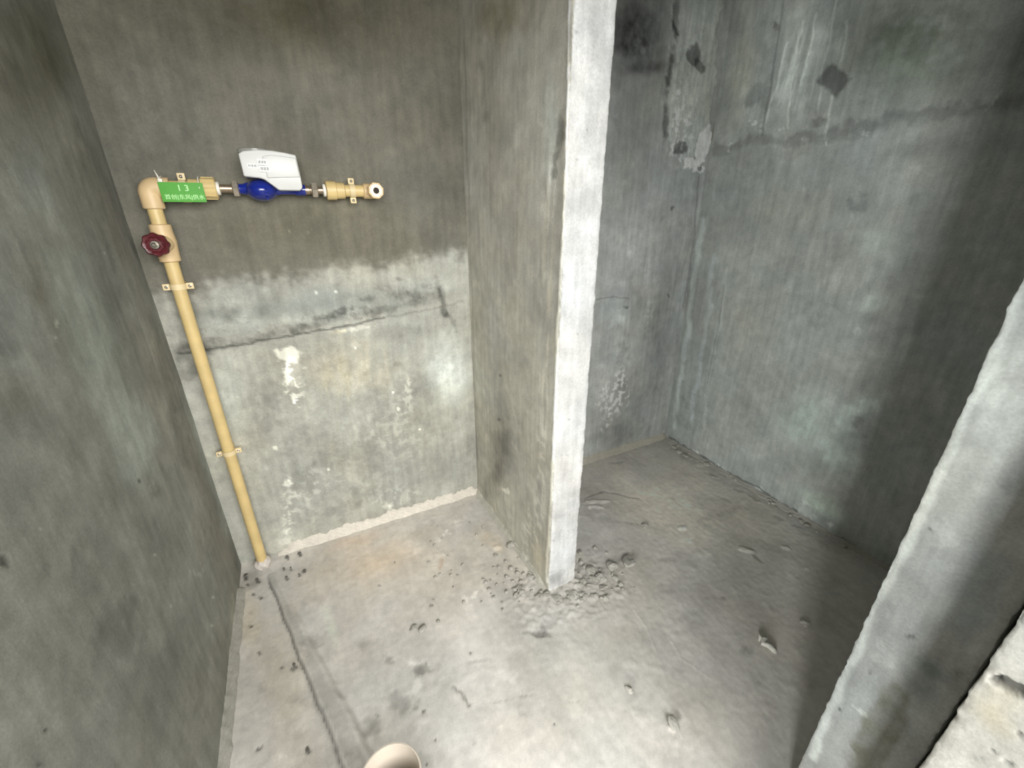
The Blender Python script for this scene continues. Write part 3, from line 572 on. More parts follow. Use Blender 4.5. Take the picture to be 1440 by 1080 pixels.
  ('b',1.3136,0.8958,0.0283,-0.0083,-0.0066,-0.0245,1.207,0.85,0.7,0.7,0),
  ('b',1.6265,1.4426,0.0516,-0.0028,-0.0019,-0.0367,1.184,0.85,0.7,0.7,0),
  ('b',1.3563,1.5677,0.0237,0.0095,0.018,-0.0188,0.897,0.85,0.7,0.7,0),
  ('b',1.6571,1.1508,0.0532,0.0092,0.0224,-0.0357,0.851,0.85,0.7,0.7,0),
  ('b',1.725,0.8683,0.0305,0.0022,0.014,-0.0274,1.115,0.85,0.7,0.7,0),
  ('b',1.6298,0.1336,0.048,0.005,0.0418,-0.071,1.161,0.85,0.7,0.7,0),
  ('b',1.6224,0.9426,0.0809,-0.0037,0.0217,-0.0935,0.954,0.85,0.7,0.7,0),
  ('b',1.2885,1.377,0.0429,0.0055,0.0158,-0.0487,1.081,0.85,0.7,0.7,0),
  ('b',1.5211,1.6711,0.0346,0.0092,0.0186,-0.0275,0.851,0.85,0.7,0.7,0),
  ('b',1.6325,0.9846,0.0315,-0.0057,-0.0022,-0.0311,0.885,0.85,0.7,0.7,0),
  ('b',1.5733,1.5639,0.0187,-0.0031,-0.0071,-0.0156,1.207,0.85,0.7,0.7,0),
  ('b',1.2681,1.3068,0.0205,-0.0017,-0.0013,-0.0145,1.161,0.85,0.7,0.7,0),
  ('b',1.3037,1.375,0.0171,-0.0043,-0.0067,-0.0133,1.196,0.85,0.7,0.7,0),
  ('b',1.3027,0.7512,0.0672,-0.0021,0.0211,-0.0855,1.149,0.85,0.7,0.7,0),
  ('b',1.3367,1.0295,0.0328,-0.0095,-0.0078,-0.0228,1.127,0.85,0.7,0.7,0),
  ('b',1.8207,0.6293,0.0375,-0.0023,0.0173,-0.0492,0.943,0.85,0.7,0.7,0),
  ('b',1.5414,0.7805,0.027,-0.0093,-0.0102,-0.0325,1.092,0.85,0.7,0.7,0),
 ],
 'right': [
  ('b',0.793,1.6688,-0.4314,-0.062,-0.1242,-0.2975,(0.42,0.434,0.391),0.9,0.8,0.25,0),  # upper right wall darkened in colour, painted shade
  ('l',[(1.491,1.9783),(1.481,1.7661),(1.4546,1.4784)],0.0089,(0.563,0.483,0.333),0.8,0.9,0.3,0),
  ('b',1.361,1.7373,-0.0856,-0.0258,-0.0306,-0.2607,(1.29,1.261,1.145),0.9,0.8,0.3,0),
  ('l',[(1.2421,1.8968),(1.2291,1.7273),(1.2182,1.4743)],0.0085,0.563,0.75,0.9,0.4,-0.001),
  ('b',1.1519,1.7287,-0.092,-0.0336,-0.0223,-0.2499,(1.319,1.333,1.29),0.8,0.9,0.3,0),
  ('s',1.1275,1.6813,-0.1285,-0.0481,-0.0113,-0.2273,1.403,0.9,0.7,0.5,0.0005),
  ('l',[(1.0471,1.8328),(1.0447,1.6614),(1.0239,1.5135)],0.006,1.518,0.8,0.9,0.8,0.0006),
  ('l',[(1.1479,1.8079),(1.145,1.6218),(1.1262,1.4851)],0.0065,1.518,0.8,0.9,0.8,0.0006),
  ('l',[(0.9992,1.7634),(0.9931,1.6491)],0.0057,1.518,0.8,0.9,0.8,0.0006),
  ('l',[(1.1898,1.7593),(1.2121,1.5678),(1.2152,1.4979)],0.007,1.518,0.8,0.9,0.8,0.0006),
  ('l',[(0.9906,1.5594),(0.9792,1.432)],0.006,1.518,0.8,0.9,0.8,0.0006),
  ('l',[(1.1078,1.815),(1.1026,1.6129)],0.0063,1.518,0.8,0.9,0.8,0.0006),
  ('r',0.9991,1.6073,-0.0429,-0.0349,0.0212,-0.0259,0.425,1,0.3,0.25,-0.002),
  ('r',1.27,1.6179,-0.0684,-0.0178,-0.0074,-0.057,0.724,0.9,0.5,0.3,0),
  ('b',1.2484,1.8276,-0.0228,-0.0067,-0.0066,-0.0268,0.42,0.8,0.8,0.5,0),
  ('b',1.012,1.486,-0.044,0.0044,-0.012,-0.0225,0.563,0.9,0.6,0.5,0),
  ('l',[(1.4288,1.4428),(1.2503,1.4587),(1.0535,1.4414),(0.8943,1.4418),(0.748,1.4587),(0.5169,1.4635)],0.0297,0.655,0.85,0.9,0.5,0.001),
  ('k',1.272,1.5255,-0.0251,-0.0038,-0.0047,-0.0202,1.69,0.8,0.5,0.9,0),
  ('k',1.2242,1.4992,-0.0242,-0.0035,-0.0048,-0.0199,1.69,0.8,0.5,0.9,0),
  ('k',1.1417,1.4827,-0.0223,-0.0031,-0.0048,-0.0191,1.69,0.8,0.5,0.9,0),
  ('k',1.0501,1.4477,-0.0205,-0.0027,-0.0048,-0.0185,1.69,0.8,0.5,0.9,0),
  ('k',1.3595,1.446,-0.0278,-0.0031,-0.0048,-0.0216,1.69,0.8,0.5,0.9,0),
  ('k',0.8563,1.4366,-0.0166,-0.0023,-0.0046,-0.0166,1.69,0.8,0.5,0.9,0),
  ('k',0.9732,1.4096,-0.019,-0.0022,-0.0048,-0.0179,1.69,0.8,0.5,0.9,0),
  ('l',[(0.5653,1.4884),(0.5838,1.4488)],0.0042,1.575,0.8,0.8,0.8,0),
  ('b',1.1113,1.7579,-0.5035,-0.113,-0.0218,-0.0651,1.0,0.1,0.5,0.4,0),
  ('b',0.8079,1.6047,-0.2049,-0.0492,-0.0382,-0.1313,(1.087,1.174,1.087),0.8,1,0.4,0),
  ('b',0.7047,1.3696,-0.1631,0.0149,-0.0225,-0.0504,0.739,0.7,0.9,0.5,0),
  ('l',[(1.4331,1.1595),(1.4267,0.8681),(1.4124,0.506),(1.4009,0.0934)],0.0232,(1.437,1.483,1.518),0.85,0.8,0.3,0.001),
  ('l',[(1.3394,1.009),(1.3099,0.6459),(1.3022,0.1832)],0.021,(1.253,1.299,1.368),0.8,0.9,0.4,0),
  ('l',[(1.2614,0.8914),(1.2488,0.6956),(1.2472,0.4066)],0.0057,0.563,0.7,0.8,0.5,0),
  ('l',[(1.2608,0.9543),(1.2485,0.7297),(1.2431,0.446),(1.2209,0.1797)],0.0183,1.253,0.7,0.9,0.4,0),
  ('k',1.305,0.2651,-0.0934,0.0238,-0.0013,-0.2013,1.138,0.7,0.6,0.7,0),
  ('b',0.8175,1.2246,-0.042,-0.0007,-0.0122,-0.044,0.655,0.8,0.7,0.5,0),
  ('b',0.8287,1.2423,-0.0169,-0.0005,-0.0061,-0.022,1.345,0.8,0.7,0.5,0),
  ('b',1.0479,1.216,-0.2446,-0.0026,-0.0316,-0.1254,(1.058,1.029,0.942),0.7,1,0.3,0),
  ('b',0.8488,1.0742,-0.0679,0.0047,-0.032,-0.1186,0.768,0.8,0.8,0.5,0),
  ('b',1.0726,0.705,-0.1873,0.0466,-0.0781,-0.3312,(1.116,1.073,1.0),0.8,1,0.3,0),
  ('s',0.8989,0.9424,-0.1984,0.0279,-0.012,-0.046,1.232,0.8,0.8,0.5,0),
  ('b',0.6887,0.9126,-0.0551,0.0379,-0.0256,-0.0408,(1.406,1.479,1.435),0.9,0.8,0.4,0),
  ('b',0.7072,0.8115,-0.0165,0.0039,-0.008,-0.029,1.345,0.8,0.7,0.6,0),
  ('b',0.7388,1.1043,-0.079,0.0044,-0.0249,-0.0881,(1.174,1.246,1.203),0.8,0.9,0.5,0),
  ('b',0.6175,0.8183,-0.0922,0.0229,-0.0328,-0.1144,0.855,0.5,0.9,0.4,0),
  ('b',0.5629,0.8081,-0.0258,-0.0046,-0.0013,-0.1347,(1.319,1.406,1.377),0.8,0.9,0.3,0),
  ('b',0.6065,0.5601,-0.0828,0.0848,-0.0265,-0.0414,(1.348,1.435,1.377),0.9,0.8,0.4,0),
  ('b',0.6635,0.4771,-0.0383,0.0176,-0.0203,-0.0744,(1.23,1.299,1.264),0.9,0.7,0.4,0),
  ('b',0.79,0.4189,-0.1495,0.0688,-0.0521,-0.2024,(1.203,1.319,1.261),0.9,1,0.3,0),
  ('b',0.6374,0.3364,-0.109,-0.03,0.0246,-0.1177,(1.406,1.522,1.464),0.85,0.9,0.4,0),
  ('b',0.6146,0.4938,-0.0295,0.0218,-0.0105,-0.0237,0.678,0.9,0.6,0.6,0),
  ('b',0.7164,0.2416,-0.0996,0.0351,-0.0082,-0.0758,(0.826,0.855,0.797),0.8,0.8,0.4,0),
  ('b',0.65,0.0929,-0.1693,0.0148,0.0061,-0.0819,(1.363,1.493,1.406),0.8,0.9,0.4,0),
  ('b',0.9452,0.1642,-0.1533,-0.0095,0.0256,-0.1132,(1.217,1.217,1.217),0.7,0.9,0.4,0),
  ('b',0.8375,0.4946,-0.0263,0.0078,-0.0305,-0.1779,1.174,0.6,0.8,0.5,0),
  ('b',0.6089,0.321,-0.0415,0.0241,-0.0164,-0.06,0.782,0.8,0.8,0.4,0),
  ('b',0.6812,0.0524,-0.0533,-0.0077,0.0072,-0.0353,1.69,0.7,0.6,0.8,0),
  ('l',[(1.4278,0.0165),(1.2084,0.0126),(0.9627,0.0081),(0.8747,0.0133),(0.7124,0.0035),(0.598,-0.0015),(0.4981,0.0054)],0.0085,0.253,0.8,0.8,1.0,-0.004),
  ('b',1.0921,0.0112,-0.0284,0.0001,0.0045,-0.0173,1.69,0.8,0.5,0.8,0),
  ('b',0.8839,0.023,-0.0239,-0.0001,0.0031,-0.0158,1.69,0.8,0.5,0.8,0),
  ('b',0.5877,0.0392,-0.0182,-0.0002,0.0016,-0.0136,1.69,0.8,0.5,0.8,0),
  ('b',1.2409,0.0163,-0.0319,0.0,0.0055,-0.0182,1.69,0.8,0.5,0.8,0),
  ('b',0.8581,1.0219,-0.0175,0.0036,-0.0052,-0.0144,1.149,0.85,0.7,0.7,0),
  ('b',1.2893,1.3839,-0.0866,0.024,-0.0626,-0.087,0.908,0.85,0.7,0.7,0),
  ('b',1.3058,1.5915,-0.1066,-0.0193,-0.0197,-0.0856,1.161,0.85,0.7,0.7,0),
  ('b',0.9879,1.4908,-0.02,-0.0099,0.0027,-0.0137,1.138,0.85,0.7,0.7,0),
  ('b',0.9991,1.4192,-0.0629,-0.0005,-0.0315,-0.0816,1.023,0.85,0.7,0.7,0),
  ('b',0.5953,0.4651,-0.0329,0.0273,-0.0212,-0.0443,0.862,0.85,0.7,0.7,0),
  ('b',0.687,0.6573,-0.018,0.0106,-0.009,-0.0203,1.0,0.85,0.7,0.7,0),
  ('b',0.9062,1.6078,-0.0156,0.0027,-0.0132,-0.0207,0.862,0.85,0.7,0.7,0),
  ('b',0.599,1.1978,-0.0083,0.0002,-0.0032,-0.0103,0.931,0.85,0.7,0.7,0),
  ('b',1.2943,1.8496,-0.054,-0.0202,-0.0048,-0.0473,0.977,0.85,0.7,0.7,0),
  ('b',0.8472,1.3164,-0.0451,-0.0128,-0.0021,-0.039,0.92,0.85,0.7,0.7,0),
  ('b',0.6964,0.0891,-0.0484,0.0475,-0.0255,-0.0573,1.104,0.85,0.7,0.7,0),
  ('b',1.1375,1.4982,-0.061,-0.0157,-0.0046,-0.0487,1.023,0.85,0.7,0.7,0),
  ('b',0.8974,1.0609,-0.0281,0.0092,-0.0144,-0.0291,1.092,0.85,0.7,0.7,0),
  ('b',0.7401,1.6508,-0.0188,-0.0097,-0.0011,-0.023,1.092,0.85,0.7,0.7,0),
  ('b',1.323,1.2975,-0.0995,-0.0375,0.0344,-0.0999,0.954,0.85,0.7,0.7,0),
  ('b',1.2847,1.8551,-0.0167,-0.0017,-0.0084,-0.0156,0.989,0.85,0.7,0.7,0),
  ('b',1.3169,1.3757,-0.0308,-0.0038,-0.0047,-0.0293,0.897,0.85,0.7,0.7,0),
  ('b',0.6294,1.1084,-0.0452,0.0119,-0.0191,-0.0441,1.069,0.85,0.7,0.7,0),
  ('b',1.0082,1.5066,-0.0606,0.0105,-0.0326,-0.0533,0.908,0.85,0.7,0.7,0),
  ('b',0.6822,1.1032,-0.0484,-0.0066,-0.0074,-0.0548,1.0,0.85,0.7,0.7,0),
  ('b',0.6678,0.9934,-0.0108,-0.0038,0.0011,-0.0116,0.885,0.85,0.7,0.7,0),
  ('b',1.0609,1.7476,-0.0693,-0.0198,-0.0182,-0.0699,1.034,0.85,0.7,0.7,0),
  ('b',0.6928,1.2999,-0.0288,-0.0071,-0.0046,-0.033,1.115,0.85,0.7,0.7,0),
  ('b',1.0901,1.2645,-0.0241,-0.0054,-0.0001,-0.0258,1.138,0.85,0.7,0.7,0),
  ('b',1.4104,1.489,-0.0429,-0.0077,-0.0032,-0.0252,1.104,0.85,0.7,0.7,0),
  ('b',0.8464,0.6274,-0.071,0.036,-0.0332,-0.0814,0.954,0.85,0.7,0.7,0),
  ('b',0.6968,0.6596,-0.0547,0.0006,-0.0021,-0.0469,1.058,0.85,0.7,0.7,0),
  ('b',0.731,1.5198,-0.0316,0.0076,-0.0213,-0.0348,0.989,0.85,0.7,0.7,0),
  ('b',1.085,0.7714,-0.0237,0.0169,-0.0216,-0.0275,1.069,0.85,0.7,0.7,0),
  ('b',0.6732,1.1483,-0.0397,0.022,-0.0239,-0.0376,1.012,0.85,0.7,0.7,0),
  ('b',0.8025,1.3298,-0.0179,-0.0051,-0.0015,-0.0183,0.989,0.85,0.7,0.7,0),
  ('b',1.0081,0.4741,-0.0196,0.0177,-0.0192,-0.0249,1.023,0.85,0.7,0.7,0),
  ('b',0.9793,1.298,-0.0539,-0.0067,-0.0123,-0.0673,0.885,0.85,0.7,0.7,0),
  ('b',0.9589,1.6314,-0.0148,-0.0059,-0.0009,-0.0148,0.931,0.85,0.7,0.7,0),
  ('b',0.968,0.319,-0.0419,0.013,-0.0052,-0.0525,0.897,0.85,0.7,0.7,0),
  ('b',0.4899,0.1845,-0.0334,0.0105,-0.0038,-0.0426,1.046,0.85,0.7,0.7,0),
  ('b',0.6151,0.2725,-0.015,0.0035,-0.0012,-0.0209,0.931,0.85,0.7,0.7,0),
  ('b',0.7357,0.9606,-0.0335,0.0027,-0.0081,-0.0352,0.931,0.85,0.7,0.7,0),
  ('b',0.5388,0.4122,-0.0147,0.0095,-0.0055,-0.0163,0.977,0.85,0.7,0.7,0),
  ('b',0.9932,0.6023,-0.0156,0.007,-0.0062,-0.0166,1.081,0.85,0.7,0.7,0),
  ('b',0.7466,0.9222,-0.0341,0.0143,-0.0228,-0.0487,0.977,0.85,0.7,0.7,0),
  ('b',0.6181,0.3721,-0.0299,0.0007,0.0015,-0.0557,0.92,0.85,0.7,0.7,0),
  ('b',1.0129,1.1202,-0.034,-0.0016,-0.0057,-0.0367,0.943,0.85,0.7,0.7,0),
  ('b',1.1415,1.4384,-0.0509,-0.0055,-0.0131,-0.0499,1.138,0.85,0.7,0.7,0),
  ('b',1.2426,1.0469,-0.0596,-0.0061,0.0007,-0.0586,1.046,0.85,0.7,0.7,0),
  ('b',1.2997,1.6047,-0.0431,-0.0123,-0.0023,-0.0355,0.885,0.85,0.7,0.7,0),
  ('b',1.4301,1.8766,-0.0935,-0.0171,-0.0302,-0.0718,0.897,0.85,0.7,0.7,0),
  ('b',0.8437,0.8093,-0.036,0.0257,-0.0205,-0.0307,0.908,0.85,0.7,0.7,0),
  ('b',1.0969,1.8079,-0.0339,-0.0156,-0.0007,-0.0343,0.92,0.85,0.7,0.7,0),
 ],
 'jamb': [
  ('b',0.1363,0.98,-0.0434,-0.015,0.0034,-0.2035,(1.508,1.522,1.493),1,0.8,0.2,0),
  ('l',[(0.1687,1.1341),(0.1647,1.009),(0.1688,0.8035),(0.1696,0.5644),(0.1626,0.158)],0.0118,(1.69,1.713,1.69),0.9,0.8,0.4,0),
  ('l',[(0.1532,0.9933),(0.1576,0.8841),(0.1593,0.7573)],0.0141,1.172,0.7,0.9,0.4,0),
  ('b',0.08,0.6918,-0.0321,0.0042,-0.0065,-0.1321,(0.826,0.899,0.956),0.8,0.9,0.4,0),
  ('b',0.0967,0.3441,-0.0279,0.0175,-0.0048,-0.1441,(0.609,0.598,0.517),0.9,0.3,0.35,0),
  ('b',0.08,0.5045,-0.0317,0.0129,-0.004,-0.0895,(0.594,0.652,0.652),0.8,0.8,0.4,0),
  ('k',0.1264,0.7436,-0.0252,0.0216,-0.0194,-0.0643,1.172,0.7,0.6,0.7,0),
  ('k',0.1357,0.4996,-0.0224,0.029,-0.0113,-0.0395,1.23,0.7,0.6,0.7,0),
  ('b',0.1165,0.567,-0.0068,0.0082,-0.0014,-0.0049,0.425,0.8,0.7,0.6,-0.001),
  ('b',0.1475,0.7599,-0.0012,0.003,-0.0031,-0.0034,0.25,0.9,0.7,0.4,0),
  ('b',0.1518,0.3243,-0.0026,0.004,-0.0017,-0.0061,0.25,0.9,0.6,0.4,0),
  ('b',0.1395,0.4462,-0.0035,0.001,0.0003,-0.0104,0.54,0.8,0.7,0.6,0),
  ('b',0.0576,0.5564,-0.009,0.0125,-0.0042,-0.0137,0.54,0.8,0.7,0.5,0),
  ('b',0.1245,0.3569,-0.0137,0.0003,0.0008,-0.0076,1.805,0.7,0.6,0.8,0),
  ('k',0.0449,0.3742,-0.006,0.011,-0.0054,-0.0182,1.575,0.8,0.6,0.9,0.001),
  ('b',0.1015,0.8498,-0.0185,-0.0034,-0.0008,-0.0906,(0.927,0.956,0.971),0.7,1,0.4,0),
  ('b',0.1262,0.7984,-0.0035,0.003,-0.0019,-0.0056,1.149,0.85,0.7,0.7,0),
  ('b',0.0947,0.767,-0.0112,0.015,-0.0054,-0.0118,1.046,0.85,0.7,0.7,0),
  ('b',0.0444,0.3692,-0.008,0.0152,-0.0044,-0.0146,0.977,0.85,0.7,0.7,0),
  ('b',0.1677,0.8055,-0.0069,0.0113,-0.0045,-0.0065,1.138,0.85,0.7,0.7,0),
  ('b',0.1348,0.7817,-0.004,0.0058,-0.0036,-0.0066,1.138,0.85,0.7,0.7,0),
  ('b',0.1506,0.5968,-0.0086,0.0083,-0.0035,-0.0142,0.851,0.85,0.7,0.7,0),
  ('b',0.1524,0.8034,-0.0041,0.0046,-0.0018,-0.0039,0.816,0.85,0.7,0.7,0),
  ('b',0.0934,0.7514,-0.0043,0.0053,-0.0031,-0.0077,1.069,0.85,0.7,0.7,0),
  ('b',0.0979,0.2859,-0.0101,0.0208,-0.0054,-0.0157,0.92,0.85,0.7,0.7,0),
  ('b',0.1304,0.4514,-0.0073,0.0115,-0.0033,-0.0099,1.081,0.85,0.7,0.7,0),
  ('b',0.1487,0.607,-0.0048,0.002,-0.0003,-0.0044,1.149,0.85,0.7,0.7,0),
  ('b',0.1613,0.8913,-0.0046,0.002,-0.0017,-0.0064,0.908,0.85,0.7,0.7,0),
  ('b',0.0812,0.6415,-0.0056,0.0037,-0.0012,-0.0067,1.127,0.85,0.7,0.7,0),
  ('b',0.0816,0.2982,-0.004,0.0044,-0.0008,-0.0068,1.0,0.85,0.7,0.7,0),
  ('b',0.0433,0.4933,-0.0048,0.0029,-0.0008,-0.0079,1.058,0.85,0.7,0.7,0),
  ('b',0.0568,0.6141,-0.0059,0.0171,-0.0067,-0.0095,1.149,0.85,0.7,0.7,0),
  ('b',0.1367,0.7293,-0.0085,0.0056,-0.0025,-0.0112,0.897,0.85,0.7,0.7,0),
  ('b',0.1485,0.586,-0.0039,0.0035,-0.0013,-0.0063,0.908,0.85,0.7,0.7,0),
  ('b',0.1576,0.8099,-0.0041,0.0003,-0.0003,-0.0054,1.069,0.85,0.7,0.7,0),
  ('b',0.0736,0.7241,-0.0088,0.0146,-0.006,-0.0122,0.862,0.85,0.7,0.7,0),
  ('b',0.0588,0.3671,-0.0046,0.0056,-0.0016,-0.0093,0.885,0.85,0.7,0.7,0),
  ('b',0.0451,0.6816,-0.0053,0.0097,-0.0034,-0.0072,0.954,0.85,0.7,0.7,0),
  ('b',0.1646,0.7065,-0.0063,0.0085,-0.0034,-0.007,1.046,0.85,0.7,0.7,0),
  ('b',0.1243,0.441,-0.004,0.0092,-0.0035,-0.0061,0.977,0.85,0.7,0.7,0),
  ('b',0.1028,0.866,-0.01,0.0014,-0.0016,-0.0117,0.851,0.85,0.7,0.7,0),
  ('b',0.1658,0.8688,-0.0109,0.0163,-0.0101,-0.015,0.931,0.85,0.7,0.7,0),
 ],
 'outer': [
  ('b',0.0107,0.717,-0.0152,0.0053,-0.0009,-0.0098,0.31,1,0.4,0.4,-0.008),
  ('b',0.0212,0.7117,-0.0054,0.0038,-0.0008,-0.0048,0.368,1,0.5,0.4,-0.004),
  ('b',0.0293,0.8019,-0.0036,-0.0002,-0.0002,-0.0053,0.425,1,0.5,0.5,-0.005),
  ('b',-0.0121,0.669,-0.0004,0.004,-0.0034,-0.0021,0.425,0.9,0.6,0.4,-0.004),
  ('b',-0.0067,0.6244,-0.0036,0.0019,-0.0003,-0.0033,0.425,0.9,0.6,0.5,-0.003),
  ('b',-0.0183,0.6236,-0.0028,0.0053,-0.0017,-0.0052,0.425,0.9,0.6,0.6,-0.003),
  ('b',0.0089,0.6759,-0.0228,0.0362,-0.0163,-0.0519,(1.029,0.971,0.855),0.8,1,0.4,0),
  ('k',0.018,0.7483,-0.0112,0.0149,-0.0052,-0.0162,0.92,0.8,0.7,0.8,0),
  ('b',0.0001,0.6004,-0.0062,0.0116,-0.0009,-0.0028,0.713,0.8,0.7,0.7,0),
  ('b',0.0229,0.6133,-0.0022,0.0028,-0.0008,-0.004,1.046,0.85,0.7,0.7,0),
  ('b',0.0147,0.6798,-0.0061,0.0071,-0.0027,-0.0113,1.069,0.85,0.7,0.7,0),
  ('b',0.0023,0.7026,-0.0062,0.0054,-0.0017,-0.009,1.023,0.85,0.7,0.7,0),
  ('b',0.0125,0.5772,-0.0016,0.0027,-0.0006,-0.0022,1.034,0.85,0.7,0.7,0),
  ('b',-0.008,0.6405,-0.0017,0.0047,-0.0012,-0.0025,1.023,0.85,0.7,0.7,0),
  ('b',0.0037,0.6239,-0.0051,0.0094,-0.0034,-0.0106,0.966,0.85,0.7,0.7,0),
  ('b',0.0225,0.6225,-0.002,0.0014,-0.0004,-0.0043,1.034,0.85,0.7,0.7,0),
  ('b',0.0024,0.7062,-0.002,0.0037,-0.001,-0.0026,1.0,0.85,0.7,0.7,0),
  ('b',0.0243,0.6569,-0.0024,0.0062,-0.0015,-0.0028,0.885,0.85,0.7,0.7,0),
  ('b',0.0101,0.6009,-0.0053,0.0094,-0.0035,-0.0117,1.081,0.85,0.7,0.7,0),
  ('b',0.0056,0.6708,-0.0017,0.0037,-0.0015,-0.0035,1.012,0.85,0.7,0.7,0),
  ('b',-0.0028,0.6779,-0.0015,0.0041,-0.0013,-0.0025,0.862,0.85,0.7,0.7,0),
  ('b',0.0037,0.6182,-0.0011,0.0043,-0.0017,-0.0025,1.034,0.85,0.7,0.7,0),
  ('b',0.0167,0.595,-0.0043,0.0056,-0.0014,-0.0067,1.0,0.85,0.7,0.7,0),
  ('b',0.0289,0.6698,-0.0017,0.0022,-0.001,-0.0037,0.839,0.85,0.7,0.7,0),
  ('b',0.0132,0.6449,-0.0031,0.0033,-0.0012,-0.006,1.081,0.85,0.7,0.7,0),
 ],
 'floor': [
  ('b',0.1138,1.2603,0.3674,-0.0425,-0.005,-0.2571,(1.087,0.986,0.87),1,1,0.3,0),
  ('b',0.0363,1.4227,0.1533,0.0006,0.0035,-0.0678,(1.073,0.956,0.855),0.8,0.9,0.4,0),
  ('b',-0.2188,0.9715,0.1042,-0.0269,0.0641,-0.4237,(0.899,0.87,0.797),0.9,0.9,0.25,0),
  ('b',-0.318,1.2216,0.0525,-0.0273,0.0091,-0.175,(1.0,0.942,0.826),0.8,0.9,0.3,0),
  ('b',-0.1549,0.8188,0.0562,-0.0067,0.0318,-0.1369,0.956,0.5,0.9,0.4,0),
  ('b',-0.0883,1.0745,0.0238,-0.0039,0.011,-0.1114,(1.073,1.145,1.087),0.9,0.8,0.4,0),
  ('b',0.0165,0.9932,0.1169,-0.0607,-0.021,-0.1213,0.927,0.6,1,0.3,0),
  ('b',0.5126,0.5705,0.3478,-0.1805,-0.1473,-0.2003,(0.899,0.913,0.899),0.9,1,0.3,0),
  ('b',0.5893,0.7503,0.2415,-0.1254,-0.0574,-0.0833,1.087,0.7,1,0.4,0),
  ('b',1.3158,0.9463,0.2494,-0.4686,-0.3968,-0.236,(1.406,1.363,1.29),0.95,0.9,0.25,0),  # right bay floor lightened in colour to make up for weak light
  ('b',1.1356,1.1489,0.1112,-0.1075,-0.0768,-0.0726,0.855,0.7,0.9,0.4,0),
  ('b',0.1266,0.8143,0.0317,-0.0098,-0.0026,-0.023,0.483,0.95,0.6,0.6,-0.003),
  ('b',0.0528,0.8801,0.0165,-0.0086,-0.0032,-0.0147,0.598,0.8,0.7,0.6,-0.002),
  ('b',0.0528,0.7583,0.0441,-0.0014,0.0074,-0.0429,0.678,0.9,0.7,0.5,-0.002),
  ('k',0.0681,0.7216,0.0327,0.0018,0.0036,-0.0149,0.54,0.8,0.6,0.9,-0.001),
  ('b',-0.0281,0.735,0.0273,0.0157,0.023,-0.037,0.681,0.8,0.9,0.4,-0.003),
  ('b',0.1011,0.7736,0.0145,-0.0147,-0.0148,-0.0197,1.23,0.8,0.6,0.6,0),
  ('b',0.1056,0.8434,0.0218,-0.0113,-0.0027,-0.0101,1.345,0.8,0.6,0.6,0),
  ('b',0.4741,0.7556,0.0409,-0.0253,-0.0079,-0.0117,0.483,0.9,0.6,0.6,-0.004),
  ('b',0.497,0.7596,0.0138,-0.0071,-0.0112,-0.0184,0.54,0.8,0.6,0.6,-0.002),
  ('b',0.4743,0.7823,0.0273,-0.003,-0.0032,-0.0163,1.23,0.8,0.7,0.5,0.002),
  ('l',[(0.1886,0.7261),(0.2069,0.6982),(0.2127,0.6617)],0.0052,0.483,0.85,0.8,0.7,-0.003),
  ('l',[(0.2654,0.6421),(0.3203,0.6253),(0.3856,0.6054)],0.0029,0.713,0.7,0.8,0.7,-0.001),
  ('l',[(0.2456,0.7707),(0.3153,0.7508)],0.0033,0.77,0.6,0.8,0.6,-0.001),
  ('l',[(0.4491,0.5468),(0.4866,0.5351)],0.0029,0.713,0.7,0.8,0.7,0),
  ('l',[(0.7958,0.6776),(0.7852,0.6153),(0.757,0.5454)],0.0038,1.23,0.6,0.9,0.5,0.001),
  ('l',[(0.8247,0.5604),(0.8073,0.4954),(0.8335,0.4146)],0.0034,1.207,0.6,0.9,0.5,0.001),
  ('l',[(0.7353,0.718),(0.7703,0.6563),(0.7491,0.5868)],0.0039,0.828,0.6,0.9,0.5,0),
  ('b',0.677,0.3963,0.0195,-0.0101,-0.0115,-0.0106,0.678,0.8,0.7,0.5,-0.002),
  ('b',0.6477,0.3808,0.0159,-0.0082,-0.0073,-0.0068,1.345,0.8,0.6,0.5,0.002),
  ('b',0.6323,0.3332,0.0213,-0.011,-0.0057,-0.0051,0.782,0.7,0.8,0.5,0),
  ('b',0.9481,0.6224,0.0625,-0.0325,-0.0256,-0.0231,1.174,0.7,0.8,0.4,0),
  ('b',0.7856,0.4835,0.0325,-0.0169,-0.0223,-0.0203,0.739,0.6,0.8,0.5,0),
  ('b',0.9955,0.4216,0.0261,-0.0135,-0.0198,-0.014,0.681,0.8,0.8,0.4,0),
  ('b',-0.1203,1.2085,0.0426,-0.0221,-0.002,-0.0304,0.826,0.7,0.8,0.5,0),
  ('b',0.3179,1.2132,0.0178,-0.0511,-0.0195,-0.0148,0.828,0.8,0.7,0.7,-0.001),
  ('k',0.3584,1.2903,0.0734,0.0287,0.002,-0.0194,1.345,0.8,0.6,0.8,0.001),
  ('k',0.4209,1.337,0.0603,0.0242,0.0015,-0.0206,1.345,0.7,0.6,0.8,0.001),
  ('k',0.3425,0.9524,0.0421,-0.0219,-0.0231,-0.056,1.403,0.7,0.6,0.8,0.001),
  ('b',0.3012,1.1628,0.0106,-0.0088,-0.0206,-0.042,(0.828,0.713,0.632),0.8,0.7,0.5,0),
  ('k',0.4885,1.0654,0.108,-0.0039,-0.0092,-0.0527,0.816,0.8,0.7,0.8,0),
  ('k',0.5134,0.9445,0.0882,-0.0459,-0.0285,-0.053,0.793,0.8,0.7,0.9,0),
  ('k',0.8099,0.8075,0.0977,-0.1045,-0.0554,-0.0447,0.793,0.7,0.7,0.9,0),
  ('b',0.933,0.8732,0.0552,-0.0042,-0.0087,-0.0179,0.655,0.8,0.7,0.7,-0.002),
